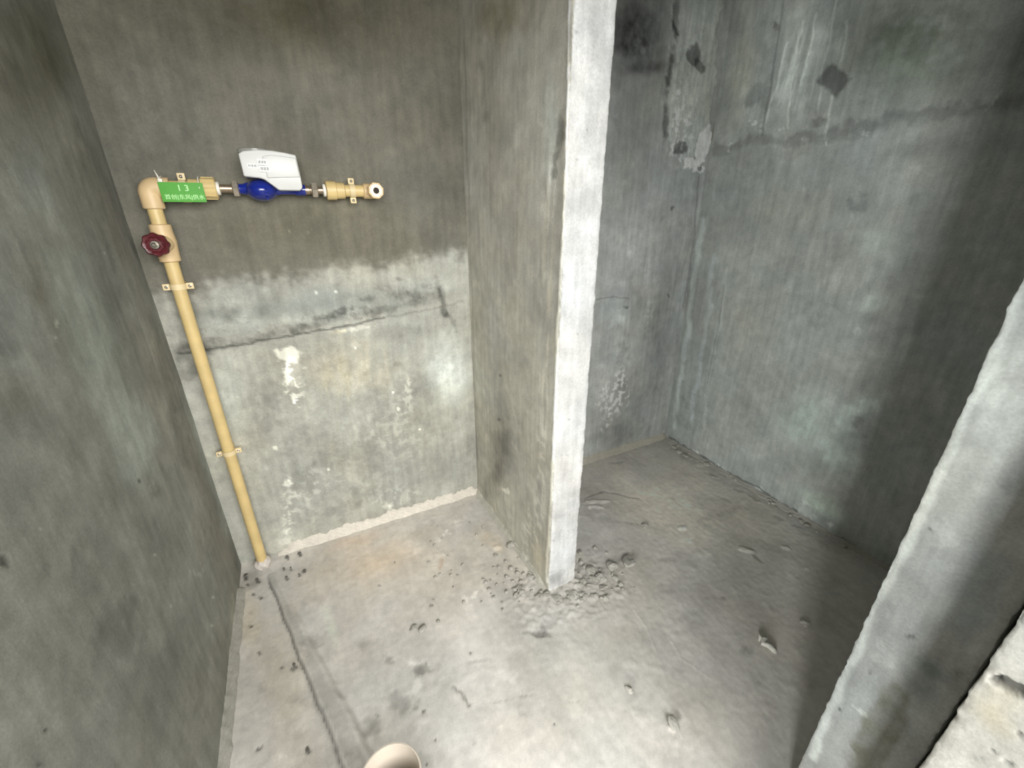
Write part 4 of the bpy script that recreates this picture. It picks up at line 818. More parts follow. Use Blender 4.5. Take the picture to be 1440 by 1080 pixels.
  ('b',0.5103,1.1761,0.0396,0.0258,0.0352,-0.1297,(1.073,1.0,0.884),0.7,0.8,0.4,0),
  ('l',[(0.5693,1.444),(0.5662,1.228),(0.5689,1.0706)],0.017,0.828,0.6,0.8,0.7,0),
  ('b',-0.205,1.4492,0.0086,-0.0097,-0.0026,-0.0097,0.25,0.95,0.6,0.5,-0.002),
  ('b',-0.1615,1.4464,0.01,-0.0114,-0.0034,-0.0114,0.25,0.95,0.6,0.5,-0.002),
  ('b',-0.2173,1.395,0.007,-0.0077,-0.002,-0.0076,0.25,0.95,0.6,0.5,-0.002),
  ('b',-0.1943,1.383,0.0056,-0.0062,-0.0017,-0.006,0.25,0.95,0.6,0.5,-0.002),
  ('b',-0.2087,1.3439,0.0082,-0.0089,-0.0024,-0.0086,0.25,0.95,0.6,0.5,-0.002),
  ('b',-0.1511,1.3496,0.0093,-0.0103,-0.0032,-0.0099,0.25,0.95,0.6,0.5,-0.002),
  ('b',-0.1678,1.3368,0.0054,-0.006,-0.0018,-0.0057,0.25,0.95,0.6,0.5,-0.002),
  ('b',-0.3426,1.5169,0.009,-0.0099,-0.0018,-0.0101,0.25,0.95,0.6,0.5,-0.002),
  ('b',-0.3288,1.5176,0.006,-0.0066,-0.0013,-0.0067,0.25,0.95,0.6,0.5,-0.002),
  ('b',-0.339,1.4152,0.0114,-0.0121,-0.0023,-0.012,0.25,0.95,0.6,0.5,-0.002),
  ('b',-0.3002,1.3811,0.0111,-0.0119,-0.0026,-0.0116,0.25,0.95,0.6,0.5,-0.002),
  ('b',-0.3303,1.3763,0.0083,-0.0088,-0.0017,-0.0086,0.25,0.95,0.6,0.5,-0.002),
  ('b',-0.3107,1.3233,0.0081,-0.0085,-0.0018,-0.0081,0.25,0.95,0.6,0.5,-0.002),
  ('b',-0.2887,1.296,0.008,-0.0083,-0.0019,-0.0079,0.25,0.95,0.6,0.5,-0.002),
  ('b',-0.3411,1.2772,0.0079,-0.0081,-0.0016,-0.0076,0.25,0.95,0.6,0.5,-0.002),
  ('b',-0.3125,1.1909,0.0075,-0.0075,-0.0016,-0.0069,0.25,0.95,0.6,0.5,-0.002),
  ('b',-0.2833,1.0783,0.0081,-0.008,-0.002,-0.0069,0.25,0.95,0.6,0.5,-0.002),
  ('b',-0.2257,1.0017,0.0066,-0.0064,-0.0019,-0.0054,0.25,0.95,0.6,0.5,-0.002),
  ('b',-0.1931,0.9893,0.0087,-0.0086,-0.0027,-0.0071,0.25,0.95,0.6,0.5,-0.002),
  ('b',-0.1988,0.981,0.0065,-0.0064,-0.002,-0.0053,0.25,0.95,0.6,0.5,-0.002),
  ('b',-0.2756,0.8073,0.0057,-0.0051,-0.0014,-0.0038,0.25,0.95,0.6,0.5,-0.002),
  ('b',-0.268,0.8083,0.0047,-0.0043,-0.0012,-0.0032,0.25,0.95,0.6,0.5,-0.002),
  ('b',-0.1702,0.7478,0.0082,-0.0075,-0.0027,-0.0054,0.25,0.95,0.6,0.5,-0.002),
  ('b',0.0767,1.1614,0.0048,-0.0055,-0.0026,-0.005,0.25,0.95,0.6,0.5,-0.002),
  ('b',0.1009,0.7045,0.0054,-0.0053,-0.003,-0.0037,0.25,0.95,0.6,0.5,-0.002),
  ('b',0.111,0.6283,0.0034,-0.0033,-0.0019,-0.0022,0.25,0.95,0.6,0.5,-0.002),
  ('b',0.0767,0.5914,0.0041,-0.0038,-0.0022,-0.0025,0.25,0.95,0.6,0.5,-0.002),
  ('b',0.3888,0.5222,0.0031,-0.0032,-0.0027,-0.0019,0.25,0.95,0.6,0.5,-0.002),
  ('b',0.2694,0.7913,0.0048,-0.0052,-0.0035,-0.0038,0.25,0.95,0.6,0.5,-0.002),
  ('b',-0.0075,0.7514,0.0037,-0.0036,-0.0017,-0.0026,0.25,0.95,0.6,0.5,-0.002),
  ('b',0.1489,1.242,0.005,-0.006,-0.0031,-0.0056,0.25,0.95,0.6,0.5,-0.002),
  ('b',-0.1141,1.4923,0.0059,-0.0069,-0.0022,-0.0069,0.25,0.95,0.6,0.5,-0.002),
  ('b',-0.3227,1.3963,0.0492,-0.0256,0.0032,-0.064,0.594,0.7,0.8,0.5,0),
  ('l',[(1.6764,1.2697),(1.6823,1.0163),(1.6917,0.7767),(1.695,0.5257)],0.0375,0.77,0.6,0.9,0.9,0.001),
  ('b',1.6564,1.076,0.0141,-0.035,-0.0146,-0.0082,0.632,0.7,0.6,0.7,-0.001),
  ('b',1.6678,0.9302,0.0245,-0.0253,-0.0132,-0.0079,0.632,0.7,0.6,0.7,-0.001),
  ('b',1.5548,0.9192,0.0085,-0.0331,-0.013,-0.006,0.632,0.7,0.6,0.7,-0.001),
  ('b',1.6777,0.8665,0.0012,-0.0349,-0.0138,-0.0052,0.632,0.7,0.6,0.7,-0.001),
  ('b',1.6471,0.7331,0.0016,-0.0307,-0.0128,-0.0042,0.632,0.7,0.6,0.7,-0.001),
  ('b',1.6611,0.6676,0.0117,-0.0255,-0.0122,-0.0047,0.632,0.7,0.6,0.7,-0.001),
  ('b',1.0658,1.0014,0.0283,-0.0198,-0.0079,-0.0079,0.632,0.7,0.6,0.7,-0.001),
  ('b',1.3292,1.3742,0.0436,-0.0149,-0.0103,-0.0132,0.632,0.7,0.6,0.7,-0.001),
  ('b',1.0342,1.1736,0.0703,-0.032,-0.009,-0.012,1.288,0.8,0.5,0.6,0.005),
  ('b',1.0043,1.1454,0.046,-0.0307,-0.0079,-0.0093,1.403,0.8,0.5,0.6,0.004),
  ('l',[(0.9984,1.2204),(1.1118,1.2199),(1.1746,1.1459),(1.2213,1.1043)],0.0085,0.678,0.7,0.8,0.6,-0.002),
  ('b',0.9877,1.0665,0.0639,-0.0591,-0.0129,-0.0128,0.782,0.7,0.8,0.6,0),
  ('b',1.3563,0.6812,0.0267,-0.0275,-0.015,-0.0082,1.23,0.8,0.5,0.5,0.004),
  ('b',1.3629,0.6338,0.0007,-0.0272,-0.0121,-0.0033,0.77,0.8,0.6,0.5,-0.002),
  ('b',1.5048,0.6163,0.0112,-0.0144,-0.0125,-0.0055,1.288,0.8,0.5,0.5,0.003),
  ('b',1.2361,0.8748,0.0206,-0.0107,-0.0132,-0.0118,1.345,0.8,0.5,0.5,0.003),
  ('b',1.058,0.7885,0.0339,-0.0231,-0.0142,-0.012,0.77,0.8,0.7,0.6,-0.001),
  ('b',1.097,0.5759,0.0127,-0.0066,-0.0122,-0.0094,0.598,0.8,0.7,0.5,-0.001),
  ('b',1.4699,0.5177,0.0014,-0.0099,-0.0102,-0.0026,1.345,0.8,0.6,0.5,0.002),
  ('b',1.3918,0.4321,0.0077,-0.0089,-0.0069,-0.0025,0.77,0.7,0.6,0.5,0),
  ('b',0.519,1.1291,0.0244,-0.0127,-0.0064,-0.0133,1.345,0.7,0.6,0.6,0.003),
  ('b',0.7836,0.7079,0.0172,-0.0023,-0.0064,-0.0141,0.897,0.85,0.7,0.7,0),
  ('b',0.4955,0.6959,0.0315,-0.0401,-0.0232,-0.0169,0.954,0.85,0.7,0.7,0),
  ('b',0.2644,0.5797,0.0102,-0.0016,-0.0003,-0.0063,1.138,0.85,0.7,0.7,0),
  ('b',0.0649,1.2301,0.0108,-0.0065,-0.002,-0.0094,0.931,0.85,0.7,0.7,0),
  ('b',-0.1469,0.7895,0.05,-0.038,-0.0128,-0.0423,1.023,0.85,0.7,0.7,0),
  ('b',0.4673,1.1686,0.0599,-0.001,-0.0094,-0.06,0.954,0.85,0.7,0.7,0),
  ('b',0.5758,1.055,0.053,-0.0623,-0.0361,-0.0407,1.196,0.85,0.7,0.7,0),
  ('b',0.8358,0.4948,0.0093,-0.008,-0.0097,-0.006,1.092,0.85,0.7,0.7,0),
  ('b',1.2273,0.8382,0.0337,-0.0111,-0.0172,-0.0177,1.034,0.85,0.7,0.7,0),
  ('b',0.6903,0.3178,0.0273,-0.0134,-0.011,-0.0095,1.023,0.85,0.7,0.7,0),
  ('b',0.2227,1.2791,0.0468,-0.0607,-0.0414,-0.0683,1.149,0.85,0.7,0.7,0),
  ('b',-0.1472,1.0446,0.0368,0.0016,0.0114,-0.0474,0.793,0.85,0.7,0.7,0),
  ('b',1.1174,0.7853,0.0123,-0.0185,-0.0233,-0.0136,0.828,0.85,0.7,0.7,0),
  ('b',0.9187,0.9254,0.0074,-0.0131,-0.0093,-0.0063,0.885,0.85,0.7,0.7,0),
  ('b',0.1177,0.5732,0.0275,-0.014,-0.0064,-0.0194,0.966,0.85,0.7,0.7,0),
  ('b',-0.109,0.9145,0.0133,-0.0063,-0.0006,-0.0102,0.908,0.85,0.7,0.7,0),
  ('b',-0.0061,1.4023,0.0613,-0.0488,-0.0169,-0.0725,1.046,0.85,0.7,0.7,0),
  ('b',0.9331,0.5717,0.0175,-0.0142,-0.0187,-0.0125,1.046,0.85,0.7,0.7,0),
  ('b',0.7584,0.6212,0.009,-0.0105,-0.0142,-0.0089,1.081,0.85,0.7,0.7,0),
  ('b',0.6776,0.4016,0.0299,-0.0406,-0.0521,-0.0203,0.943,0.85,0.7,0.7,0),
  ('b',0.6553,0.5933,0.0155,-0.017,-0.0159,-0.0105,0.943,0.85,0.7,0.7,0),
  ('b',0.3515,0.6151,0.012,-0.0086,-0.0046,-0.0059,0.851,0.85,0.7,0.7,0),
  ('b',0.9637,0.9532,0.0664,-0.0411,-0.0609,-0.066,1.012,0.85,0.7,0.7,0),
  ('b',-0.1975,0.8901,0.0224,-0.0193,-0.0059,-0.0186,0.804,0.85,0.7,0.7,0),
  ('b',1.2344,0.7993,0.0129,-0.027,-0.038,-0.0193,0.931,0.85,0.7,0.7,0),
  ('b',-0.1263,1.0595,0.0281,0.0006,0.0081,-0.0378,1.034,0.85,0.7,0.7,0),
  ('b',0.1415,0.5609,0.0384,-0.0039,0.0025,-0.0199,0.954,0.85,0.7,0.7,0),
  ('b',-0.1822,0.8421,0.0335,-0.0329,-0.0138,-0.0281,1.207,0.85,0.7,0.7,0),
  ('b',0.3439,0.6455,0.0056,-0.0068,-0.0054,-0.004,0.931,0.85,0.7,0.7,0),
  ('b',-0.0136,0.9752,0.0246,-0.0078,-0.0007,-0.0279,0.816,0.85,0.7,0.7,0),
  ('b',0.3046,0.4983,0.0136,-0.0078,-0.0059,-0.0091,0.931,0.85,0.7,0.7,0),
  ('b',0.0072,0.8608,0.0573,-0.0406,-0.0137,-0.0405,0.92,0.85,0.7,0.7,0),
  ('b',-0.0006,0.9535,0.0413,-0.0147,-0.0018,-0.031,0.804,0.85,0.7,0.7,0),
  ('b',0.4213,0.5001,0.0214,-0.0073,-0.0055,-0.0127,0.989,0.85,0.7,0.7,0),
  ('b',0.2753,0.6728,0.0137,-0.0009,0.0001,-0.0081,0.862,0.85,0.7,0.7,0),
  ('b',0.3367,0.6875,0.0261,-0.0236,-0.0215,-0.0237,1.207,0.85,0.7,0.7,0),
  ('b',0.405,0.7655,0.0571,-0.0224,-0.0231,-0.0561,1.104,0.85,0.7,0.7,0),
  ('b',0.9416,1.005,0.0385,-0.0165,-0.0342,-0.0455,1.172,0.85,0.7,0.7,0),
  ('b',0.0761,0.601,0.0212,-0.0189,-0.011,-0.0136,0.804,0.85,0.7,0.7,0),
  ('b',0.1909,0.5752,0.0092,-0.0031,-0.0012,-0.0064,0.793,0.85,0.7,0.7,0),
  ('b',0.9689,0.6843,0.0502,-0.0215,-0.0269,-0.0278,0.908,0.85,0.7,0.7,0),
  ('b',0.3829,0.8135,0.0135,-0.0006,-0.0009,-0.0118,1.127,0.85,0.7,0.7,0),
  ('b',0.5061,0.7576,0.0071,-0.0059,-0.0036,-0.004,0.839,0.85,0.7,0.7,0),
  ('b',0.2861,0.5476,0.018,-0.0108,-0.0073,-0.0115,1.012,0.85,0.7,0.7,0),
  ('b',0.502,0.6308,0.0261,-0.0254,-0.0174,-0.0145,1.069,0.85,0.7,0.7,0),
  ('b',1.2108,0.8203,0.0418,-0.0067,-0.0164,-0.0209,1.184,0.85,0.7,0.7,0),
  ('b',0.417,0.9845,0.0295,-0.011,-0.0093,-0.0262,0.874,0.85,0.7,0.7,0),
  ('b',0.3159,1.1902,0.0235,-0.0238,-0.0126,-0.0218,1.184,0.85,0.7,0.7,0),
  ('b',0.1612,0.8895,0.0327,-0.0298,-0.0135,-0.0225,0.989,0.85,0.7,0.7,0),
  ('b',0.3284,0.5846,0.0245,-0.0109,-0.0092,-0.0203,0.816,0.85,0.7,0.7,0),
  ('b',0.4468,0.4026,0.008,-0.0066,-0.0058,-0.0042,0.828,0.85,0.7,0.7,0),
  ('b',0.8853,0.902,0.0197,-0.0101,-0.015,-0.0181,1.127,0.85,0.7,0.7,0),
  ('b',0.3446,1.0919,0.0586,0.0037,-0.0012,-0.039,0.954,0.85,0.7,0.7,0),
  ('b',0.0766,0.9411,0.0078,-0.0088,-0.0037,-0.0055,1.023,0.85,0.7,0.7,0),
  ('b',0.8827,0.5225,0.0055,-0.0082,-0.0091,-0.004,0.943,0.85,0.7,0.7,0),
  ('b',0.6422,0.3378,0.0368,-0.0082,-0.0115,-0.0241,1.241,0.85,0.7,0.7,0),
  ('b',0.5944,1.1994,0.02,-0.0078,-0.0089,-0.0203,1.046,0.85,0.7,0.7,0),
  ('b',-0.212,0.9423,0.0567,-0.0403,-0.0074,-0.0472,1.172,0.85,0.7,0.7,0),
  ('b',1.0025,0.9642,0.0504,-0.0182,-0.0317,-0.0415,1.034,0.85,0.7,0.7,0),
  ('b',0.6688,0.3842,0.0444,-0.0126,-0.0189,-0.0302,1.23,0.85,0.7,0.7,0),
  ('b',0.3405,0.639,0.0096,-0.0008,-0.0004,-0.0077,1.012,0.85,0.7,0.7,0),
  ('b',0.2314,1.2501,0.016,-0.0129,-0.0055,-0.0135,1.196,0.85,0.7,0.7,0),
  ('b',0.6039,0.4821,0.0198,-0.017,-0.0176,-0.0123,0.862,0.85,0.7,0.7,0),
  ('b',0.397,1.2884,0.0169,-0.0061,-0.0059,-0.0201,0.793,0.85,0.7,0.7,0),
  ('b',-0.0763,0.7322,0.0308,-0.0294,-0.0113,-0.0181,1.184,0.85,0.7,0.7,0),
  ('b',-0.0818,0.6908,0.0155,-0.0019,0.0023,-0.01,0.77,0.85,0.7,0.7,0),
  ('b',0.5359,0.4622,0.0081,-0.0088,-0.0073,-0.0041,0.977,0.85,0.7,0.7,0),
  ('b',0.7644,0.637,0.0231,-0.0084,-0.0109,-0.0148,1.172,0.85,0.7,0.7,0),
  ('b',1.2065,0.727,0.012,-0.0139,-0.0205,-0.0119,1.207,0.85,0.7,0.7,0),
  ('b',-0.1256,0.8258,0.0102,-0.0009,0.0021,-0.0092,0.874,0.85,0.7,0.7,0),
  ('b',1.6257,0.6001,0.0135,-0.0035,-0.0073,-0.0052,0.839,0.85,0.7,0.7,0),
  ('b',1.0551,0.2764,0.014,-0.0108,-0.0098,-0.0041,0.874,0.85,0.7,0.7,0),
  ('b',1.157,0.4088,0.0255,-0.029,-0.0278,-0.0109,1.058,0.85,0.7,0.7,0),
  ('b',1.1504,0.5203,0.0125,-0.0049,-0.0046,-0.0037,1.012,0.85,0.7,0.7,0),
  ('b',1.0702,0.2343,0.0168,-0.0059,-0.0065,-0.0046,0.793,0.85,0.7,0.7,0),
  ('b',1.5811,0.7187,0.0424,-0.0015,-0.0106,-0.0118,0.885,0.85,0.7,0.7,0),
  ('b',1.4277,0.4198,0.0278,-0.0377,-0.0372,-0.0125,1.0,0.85,0.7,0.7,0),
  ('b',1.2351,0.3498,0.0327,-0.0042,-0.0073,-0.0083,1.012,0.85,0.7,0.7,0),
  ('b',0.6436,0.5827,0.0143,-0.0042,-0.0028,-0.005,0.954,0.85,0.7,0.7,0),
  ('b',1.337,1.0214,0.0152,-0.0291,-0.0211,-0.0133,0.885,0.85,0.7,0.7,0),
  ('b',0.8271,0.462,0.0099,-0.0057,-0.0054,-0.0043,1.184,0.85,0.7,0.7,0),
  ('b',0.9323,0.479,0.012,-0.003,-0.0037,-0.0046,1.034,0.85,0.7,0.7,0),
  ('b',1.5457,0.493,0.0231,-0.0204,-0.0241,-0.0102,0.954,0.85,0.7,0.7,0),
  ('b',0.9071,0.5629,0.0343,-0.0317,-0.0268,-0.0166,0.897,0.85,0.7,0.7,0),
  ('b',1.4379,0.4639,0.0097,-0.0048,-0.0053,-0.003,0.816,0.85,0.7,0.7,0),
  ('b',1.5075,0.8517,0.0787,-0.0206,-0.0281,-0.0254,0.874,0.85,0.7,0.7,0),
  ('b',0.6587,0.7199,0.0114,-0.0041,-0.0022,-0.0037,0.851,0.85,0.7,0.7,0),
  ('b',1.6439,0.5523,0.0268,-0.0232,-0.0318,-0.014,0.885,0.85,0.7,0.7,0),
  ('b',1.6277,0.8424,0.0192,-0.0003,-0.0042,-0.0048,0.816,0.85,0.7,0.7,0),
  ('b',1.0016,0.5825,0.0129,-0.0069,-0.0071,-0.0058,0.897,0.85,0.7,0.7,0),
  ('b',0.7133,0.7566,0.0111,-0.0066,-0.0058,-0.0068,1.046,0.85,0.7,0.7,0),
  ('b',1.0566,1.1128,0.0122,-0.02,-0.0103,-0.0082,0.885,0.85,0.7,0.7,0),
  ('b',1.1193,0.7566,0.0082,-0.0105,-0.0093,-0.0056,1.058,0.85,0.7,0.7,0),
  ('b',1.2994,0.5775,0.0182,-0.0021,-0.0067,-0.0078,0.931,0.85,0.7,0.7,0),
  ('b',0.6099,0.6121,0.0053,-0.0058,-0.0026,-0.0018,0.977,0.85,0.7,0.7,0),
  ('b',0.9258,0.838,0.0144,-0.0105,-0.0091,-0.0085,0.851,0.85,0.7,0.7,0),
  ('b',0.8115,0.3946,0.0122,-0.0116,-0.0095,-0.0047,1.196,0.85,0.7,0.7,0),
  ('b',0.8456,0.5166,0.0115,-0.0016,-0.0016,-0.0031,1.034,0.85,0.7,0.7,0),
  ('b',1.2313,0.7503,0.0176,-0.0076,-0.0068,-0.0059,0.908,0.85,0.7,0.7,0),
  ('b',0.9453,0.3501,0.0236,-0.0058,-0.0062,-0.0071,0.862,0.85,0.7,0.7,0),
  ('b',-0.2172,1.1469,0.0144,-0.0146,-0.0033,-0.0105,0.897,0.85,0.7,0.7,0),
  ('b',-0.2833,0.9326,0.0067,-0.002,0.0014,-0.0079,0.908,0.85,0.7,0.7,0),
  ('b',-0.1801,0.895,0.0137,-0.0023,0.0019,-0.0096,0.966,0.85,0.7,0.7,0),
  ('b',-0.3271,0.8673,0.01,-0.0049,0.001,-0.0101,1.104,0.85,0.7,0.7,0),
  ('b',-0.3168,1.0627,0.0166,-0.0112,-0.0005,-0.0116,1.0,0.85,0.7,0.7,0),
  ('b',-0.1668,0.9988,0.0162,-0.0107,-0.0026,-0.0187,1.184,0.85,0.7,0.7,0),
  ('b',-0.1898,0.8135,0.0128,-0.0083,-0.0012,-0.0081,1.012,0.85,0.7,0.7,0),
  ('b',-0.1989,0.9766,0.0092,-0.0073,-0.0013,-0.0056,0.782,0.85,0.7,0.7,0),
  ('b',-0.3112,1.2439,0.012,-0.005,0.001,-0.0104,0.77,0.85,0.7,0.7,0),
  ('b',-0.2251,0.7667,0.0151,-0.0146,-0.0037,-0.007,1.241,0.85,0.7,0.7,0),
  ('b',-0.2725,0.9613,0.0151,-0.0151,-0.0055,-0.0147,0.77,0.85,0.7,0.7,0),
  ('b',-0.2376,0.8454,0.0066,-0.0006,0.0024,-0.0082,1.196,0.85,0.7,0.7,0),
  ('b',-0.1673,1.0302,0.0146,-0.0111,-0.0019,-0.0096,1.241,0.85,0.7,0.7,0),
  ('b',-0.3546,1.2183,0.0317,-0.0255,-0.0031,-0.0396,1.104,0.85,0.7,0.7,0),
 ],
}


def paint(U, V, feats, base, seed, rel=1.0):
    """albedo and relief of a rendered surface: cloudy cement plus its own stains, patches, streaks, cracks"""
    n = len(U); C = np.repeat(np.array(base, float)[None], n, 0); H = np.zeros(n)
    low = fbm(U, V, .45, seed, 4); mid = fbm(U, V, .12, seed + 1, 4); hi = fbm(U, V, .03, seed + 2, 4)
    vst = fbm(U, V / 7, .03, seed + 3, 4); tint = fbm(U, V, .3, seed + 5, 3)
    C *= (1 + .17 * low + .13 * mid + .045 * hi + .07 * vst)[:, None]
    C *= 1 + tint[:, None] * np.array([.025, 0, -.035])
    H += rel * (.0022 * low + .0008 * mid + .0002 * hi)
    for f in feats:
        t = f[0]
        if t == 'l':
            _, pts, wd, c, a, soft, na, dh = f
            P = np.array(pts); lo = P.min(0) - wd * 2.5; up = P.max(0) + wd * 2.5
            I = np.nonzero((U > lo[0]) & (U < up[0]) & (V > lo[1]) & (V < up[1]))[0]
            if not len(I): continue
            x, y = U[I] + na * wd * mid[I] * 2, V[I] + na * wd * mid[I] * 1.5 + na * wd * hi[I]
            d = np.full(len(I), 9.)
            for (ax, ay), (bx, by) in zip(pts[:-1], pts[1:]):
                L2 = (bx - ax) ** 2 + (by - ay) ** 2 + 1e-12
                s = np.clip(((x - ax) * (bx - ax) + (y - ay) * (by - ay)) / L2, 0, 1)
                d = np.minimum(d, np.hypot(x - ax - s * (bx - ax), y - ay - s * (by - ay)))
            r = d / wd
        else:
            _, cu, cv, e1u, e1v, e2u, e2v, c, a, soft, na, dh = f
            ext = 1.6 + na
            eu = (abs(e1u) + abs(e2u)) * ext; ev = (abs(e1v) + abs(e2v)) * ext
            I = np.nonzero((abs(U - cu) < eu) & (abs(V - cv) < ev))[0]
            if not len(I): continue
            det = e1u * e2v - e1v * e2u; du, dv = U[I] - cu, V[I] - cv
            p = (du * e2v - dv * e2u) / det; q = (-du * e1v + dv * e1u) / det
            sc = math.sqrt(math.hypot(e1u, e1v) * math.hypot(e2u, e2v))
            own = fbm(U[I], V[I], max(.012, sc * .9), int(abs(cu * 997 + cv * 613)) % 400, 5)
            r = np.hypot(p, q) + na * (own * .85 + hi[I] * .35)
            if t == 'r': r = np.maximum(abs(p), abs(q)) + na * (mid[I] * .5 + hi[I] * .5)
            if t == 'b' and sc > .012: mott = np.clip(.92 + .55 * np.roll(own, 7) + .30 * hi[I], .25, 1.3)
        al = sstep((1 - r) / max(soft, 1e-3))
        if t == 'b' and sc > .012 and abs(dh) < .0005: al = al * mott
        if t == 's': al = al * sstep(.5 + 1.8 * vst[I])
        if t == 'k': al = al * sstep((hi[I] + .35 * vst[I] - .05) * 5)
        cc = np.array(c if hasattr(c, '__len__') else (c, c, c), float)
        C[I] *= 1 + (cc - 1)[None] * (al * a)[:, None]
        H[I] += dh * al
    return np.clip(C, .01, .88), H

def put_mesh(name, P, quads, C, mat, parent=None):
    me = bpy.data.meshes.new(name)
    me.vertices.add(len(P)); me.vertices.foreach_set('co', P.astype(np.float32).ravel())
    me.loops.add(quads.size); me.loops.foreach_set('vertex_index', quads.astype(np.int32).ravel())
    me.polygons.add(len(quads)); me.polygons.foreach_set('loop_start', np.arange(0, quads.size, 4, dtype=np.int32))
    me.update(calc_edges=True)
    ca = me.color_attributes.new('Stain', 'FLOAT_COLOR', 'POINT')
    ca.data.foreach_set('color', np.concatenate([C, np.ones((len(P), 1))], 1).astype(np.float32).ravel())
    me.shade_smooth(); me.validate()
    return link_mesh(name, me, mat, parent)

def wall(name, path, z0, z1, segs, mat, seed, step=.0045, zfine=2.05, chip=.0, closed_back=True):
    """an upright wall swept along a ground path; segs = one (features key, base colour, side sign/offset) per path leg.
    Visible legs are finely gridded and displaced, the rest are plain."""
    zf = np.arange(z0, min(z1, zfine), step); zc = np.linspace(min(z1, zfine), z1, 5) if z1 > zfine else np.array([z1])
    Z = np.concatenate([zf, zc]); nz = len(Z)
    cols = []; uvs = []; keys = []; nrm = []
    for i, (a, b, (key, base, fine)) in enumerate(zip(path[:-1], path[1:], segs)):
        a = np.array(a, float); b = np.array(b, float); L = np.linalg.norm(b - a); d = (b - a) / L
        n = max(1, int(L / (step if fine else .2))); s = np.linspace(0, 1, n + 1)
        pts = a + (b - a) * s[:, None]
        cols.append(pts); nrm.append(np.array([-d[1], d[0]])); keys.append((key, base, fine))
    allP = []; allC = []; quads = []; off = 0; prev = None
    for i, pts in enumerate(cols):
        key, base, fine = keys[i]; nn = nrm[i]
        axis = 0 if abs(nn[1]) > .5 else 1
        U = np.repeat(pts[:, axis], nz); V = np.tile(Z, len(pts))
        C, H = paint(U, V, FEATS.get(key, []), base, seed + i * 3)
        if not fine: H[:] = 0
        if chip:                                   # worn arrises
            L = np.linalg.norm(pts[-1] - pts[0]); t = np.repeat(np.linalg.norm(pts - pts[0], axis=1), nz)
            e = np.zeros(len(U))
            if i > 0: e = np.maximum(e, 1 - t / .012)
            if i < len(cols) - 1: e = np.maximum(e, 1 - (L - t) / .012)
            e = np.clip(e, 0, 1) ** 1.5
            H -= e * chip * (.55 + 1.1 * fbm(V, V * 0 + seed, .05, 3, 4) + .5 * fbm(V, U * 3, .012, 5, 2))
        P = np.stack([np.repeat(pts[:, 0], nz) + nn[0] * H, np.repeat(pts[:, 1], nz) + nn[1] * H, V], 1)
        if i > 0:                                  # weld: share the corner column
            m = (allP[-1][-nz:] + P[:nz]) / 2
            if chip:
                d2 = (nrm[i - 1] + nn) * (-chip * .35) * (1 + .9 * fbm(Z, Z * 0 + seed, .04, 9, 4))[:, None]
                m[:, :2] += d2
            P[:nz] = m; allP[-1][-nz:] = m
        allP.append(P); allC.append(C); n = len(pts)
        ii, jj = np.meshgrid(np.arange(n - 1), np.arange(nz - 1), indexing='ij')
        q = off + ii * nz + jj
        quads.append(np.stack([q, q + 1, q + nz + 1, q + nz], -1).reshape(-1, 4)); off += n * nz
    m = (allP[0][:nz] + allP[-1][-nz:]) / 2; allP[0][:nz] = m; allP[-1][-nz:] = m
    o = put_mesh(name, np.concatenate(allP), np.concatenate(quads), np.concatenate(allC), mat)
    bm = bmesh.new(); bm.from_mesh(o.data); bmesh.ops.remove_doubles(bm, verts=[v for v in bm.verts if v.is_boundary], dist=1e-5)
    es = [e for e in bm.edges if e.is_boundary]
    try: bmesh.ops.holes_fill(bm, edges=es, sides=0)
    except Exception: pass
    bm.to_mesh(o.data); bm.free()
    return tag(o, kind='structure')

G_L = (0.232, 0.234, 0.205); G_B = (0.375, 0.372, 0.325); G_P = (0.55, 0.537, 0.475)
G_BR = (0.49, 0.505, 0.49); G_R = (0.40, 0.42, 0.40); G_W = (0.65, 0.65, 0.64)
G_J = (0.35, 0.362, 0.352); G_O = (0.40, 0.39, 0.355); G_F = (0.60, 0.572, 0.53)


# ------------------------------------------------------------------ the setting
T = .10
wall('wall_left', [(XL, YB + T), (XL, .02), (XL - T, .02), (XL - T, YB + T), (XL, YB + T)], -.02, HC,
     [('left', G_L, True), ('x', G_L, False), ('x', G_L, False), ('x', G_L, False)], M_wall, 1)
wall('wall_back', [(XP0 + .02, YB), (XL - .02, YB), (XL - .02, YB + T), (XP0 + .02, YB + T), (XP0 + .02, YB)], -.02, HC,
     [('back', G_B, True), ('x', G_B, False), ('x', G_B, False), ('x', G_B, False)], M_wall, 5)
wall('wall_partition', [(XP1, YB + .05), (XP1, YP), (XP0, YP), (XP0, YB + .05), (XP1, YB + .05)], -.02, HC,
     [('part_r', G_P, True), ('part_e', G_W, True), ('part_l', G_P, True), ('x', G_P, False)], M_wall, 11, step=.0042, chip=.004)
wall('wall_back_right', [(XR + .02, YB2), (XP1 - .02, YB2), (XP1 - .02, YB2 + T), (XR + .02, YB2 + T), (XR + .02, YB2)], -.02, HC,
     [('backr', G_BR, True), ('x', G_BR, False), ('x', G_BR, False), ('x', G_BR, False)], M_wall, 17)
wall('wall_right', [(XR, .05), (XR, YB2 + T), (XR + T, YB2 + T), (XR + T, .05), (XR, .05)], -.02, HC,
     [('right', G_R, True), ('x', G_R, False), ('x', G_R, False), ('x', G_R, False)], M_wall, 23)
wall('wall_front', [(XR + .05, YA1), (XA, YA1), (XA, YA0), (XR + .05, YA0), (XR + .05, YA1)], -.02, HC,
     [('x', G_R, False), ('jamb', G_J, True), ('jin', G_R, False), ('x', G_R, False)], M_wall, 31, step=.0035, chip=.004)
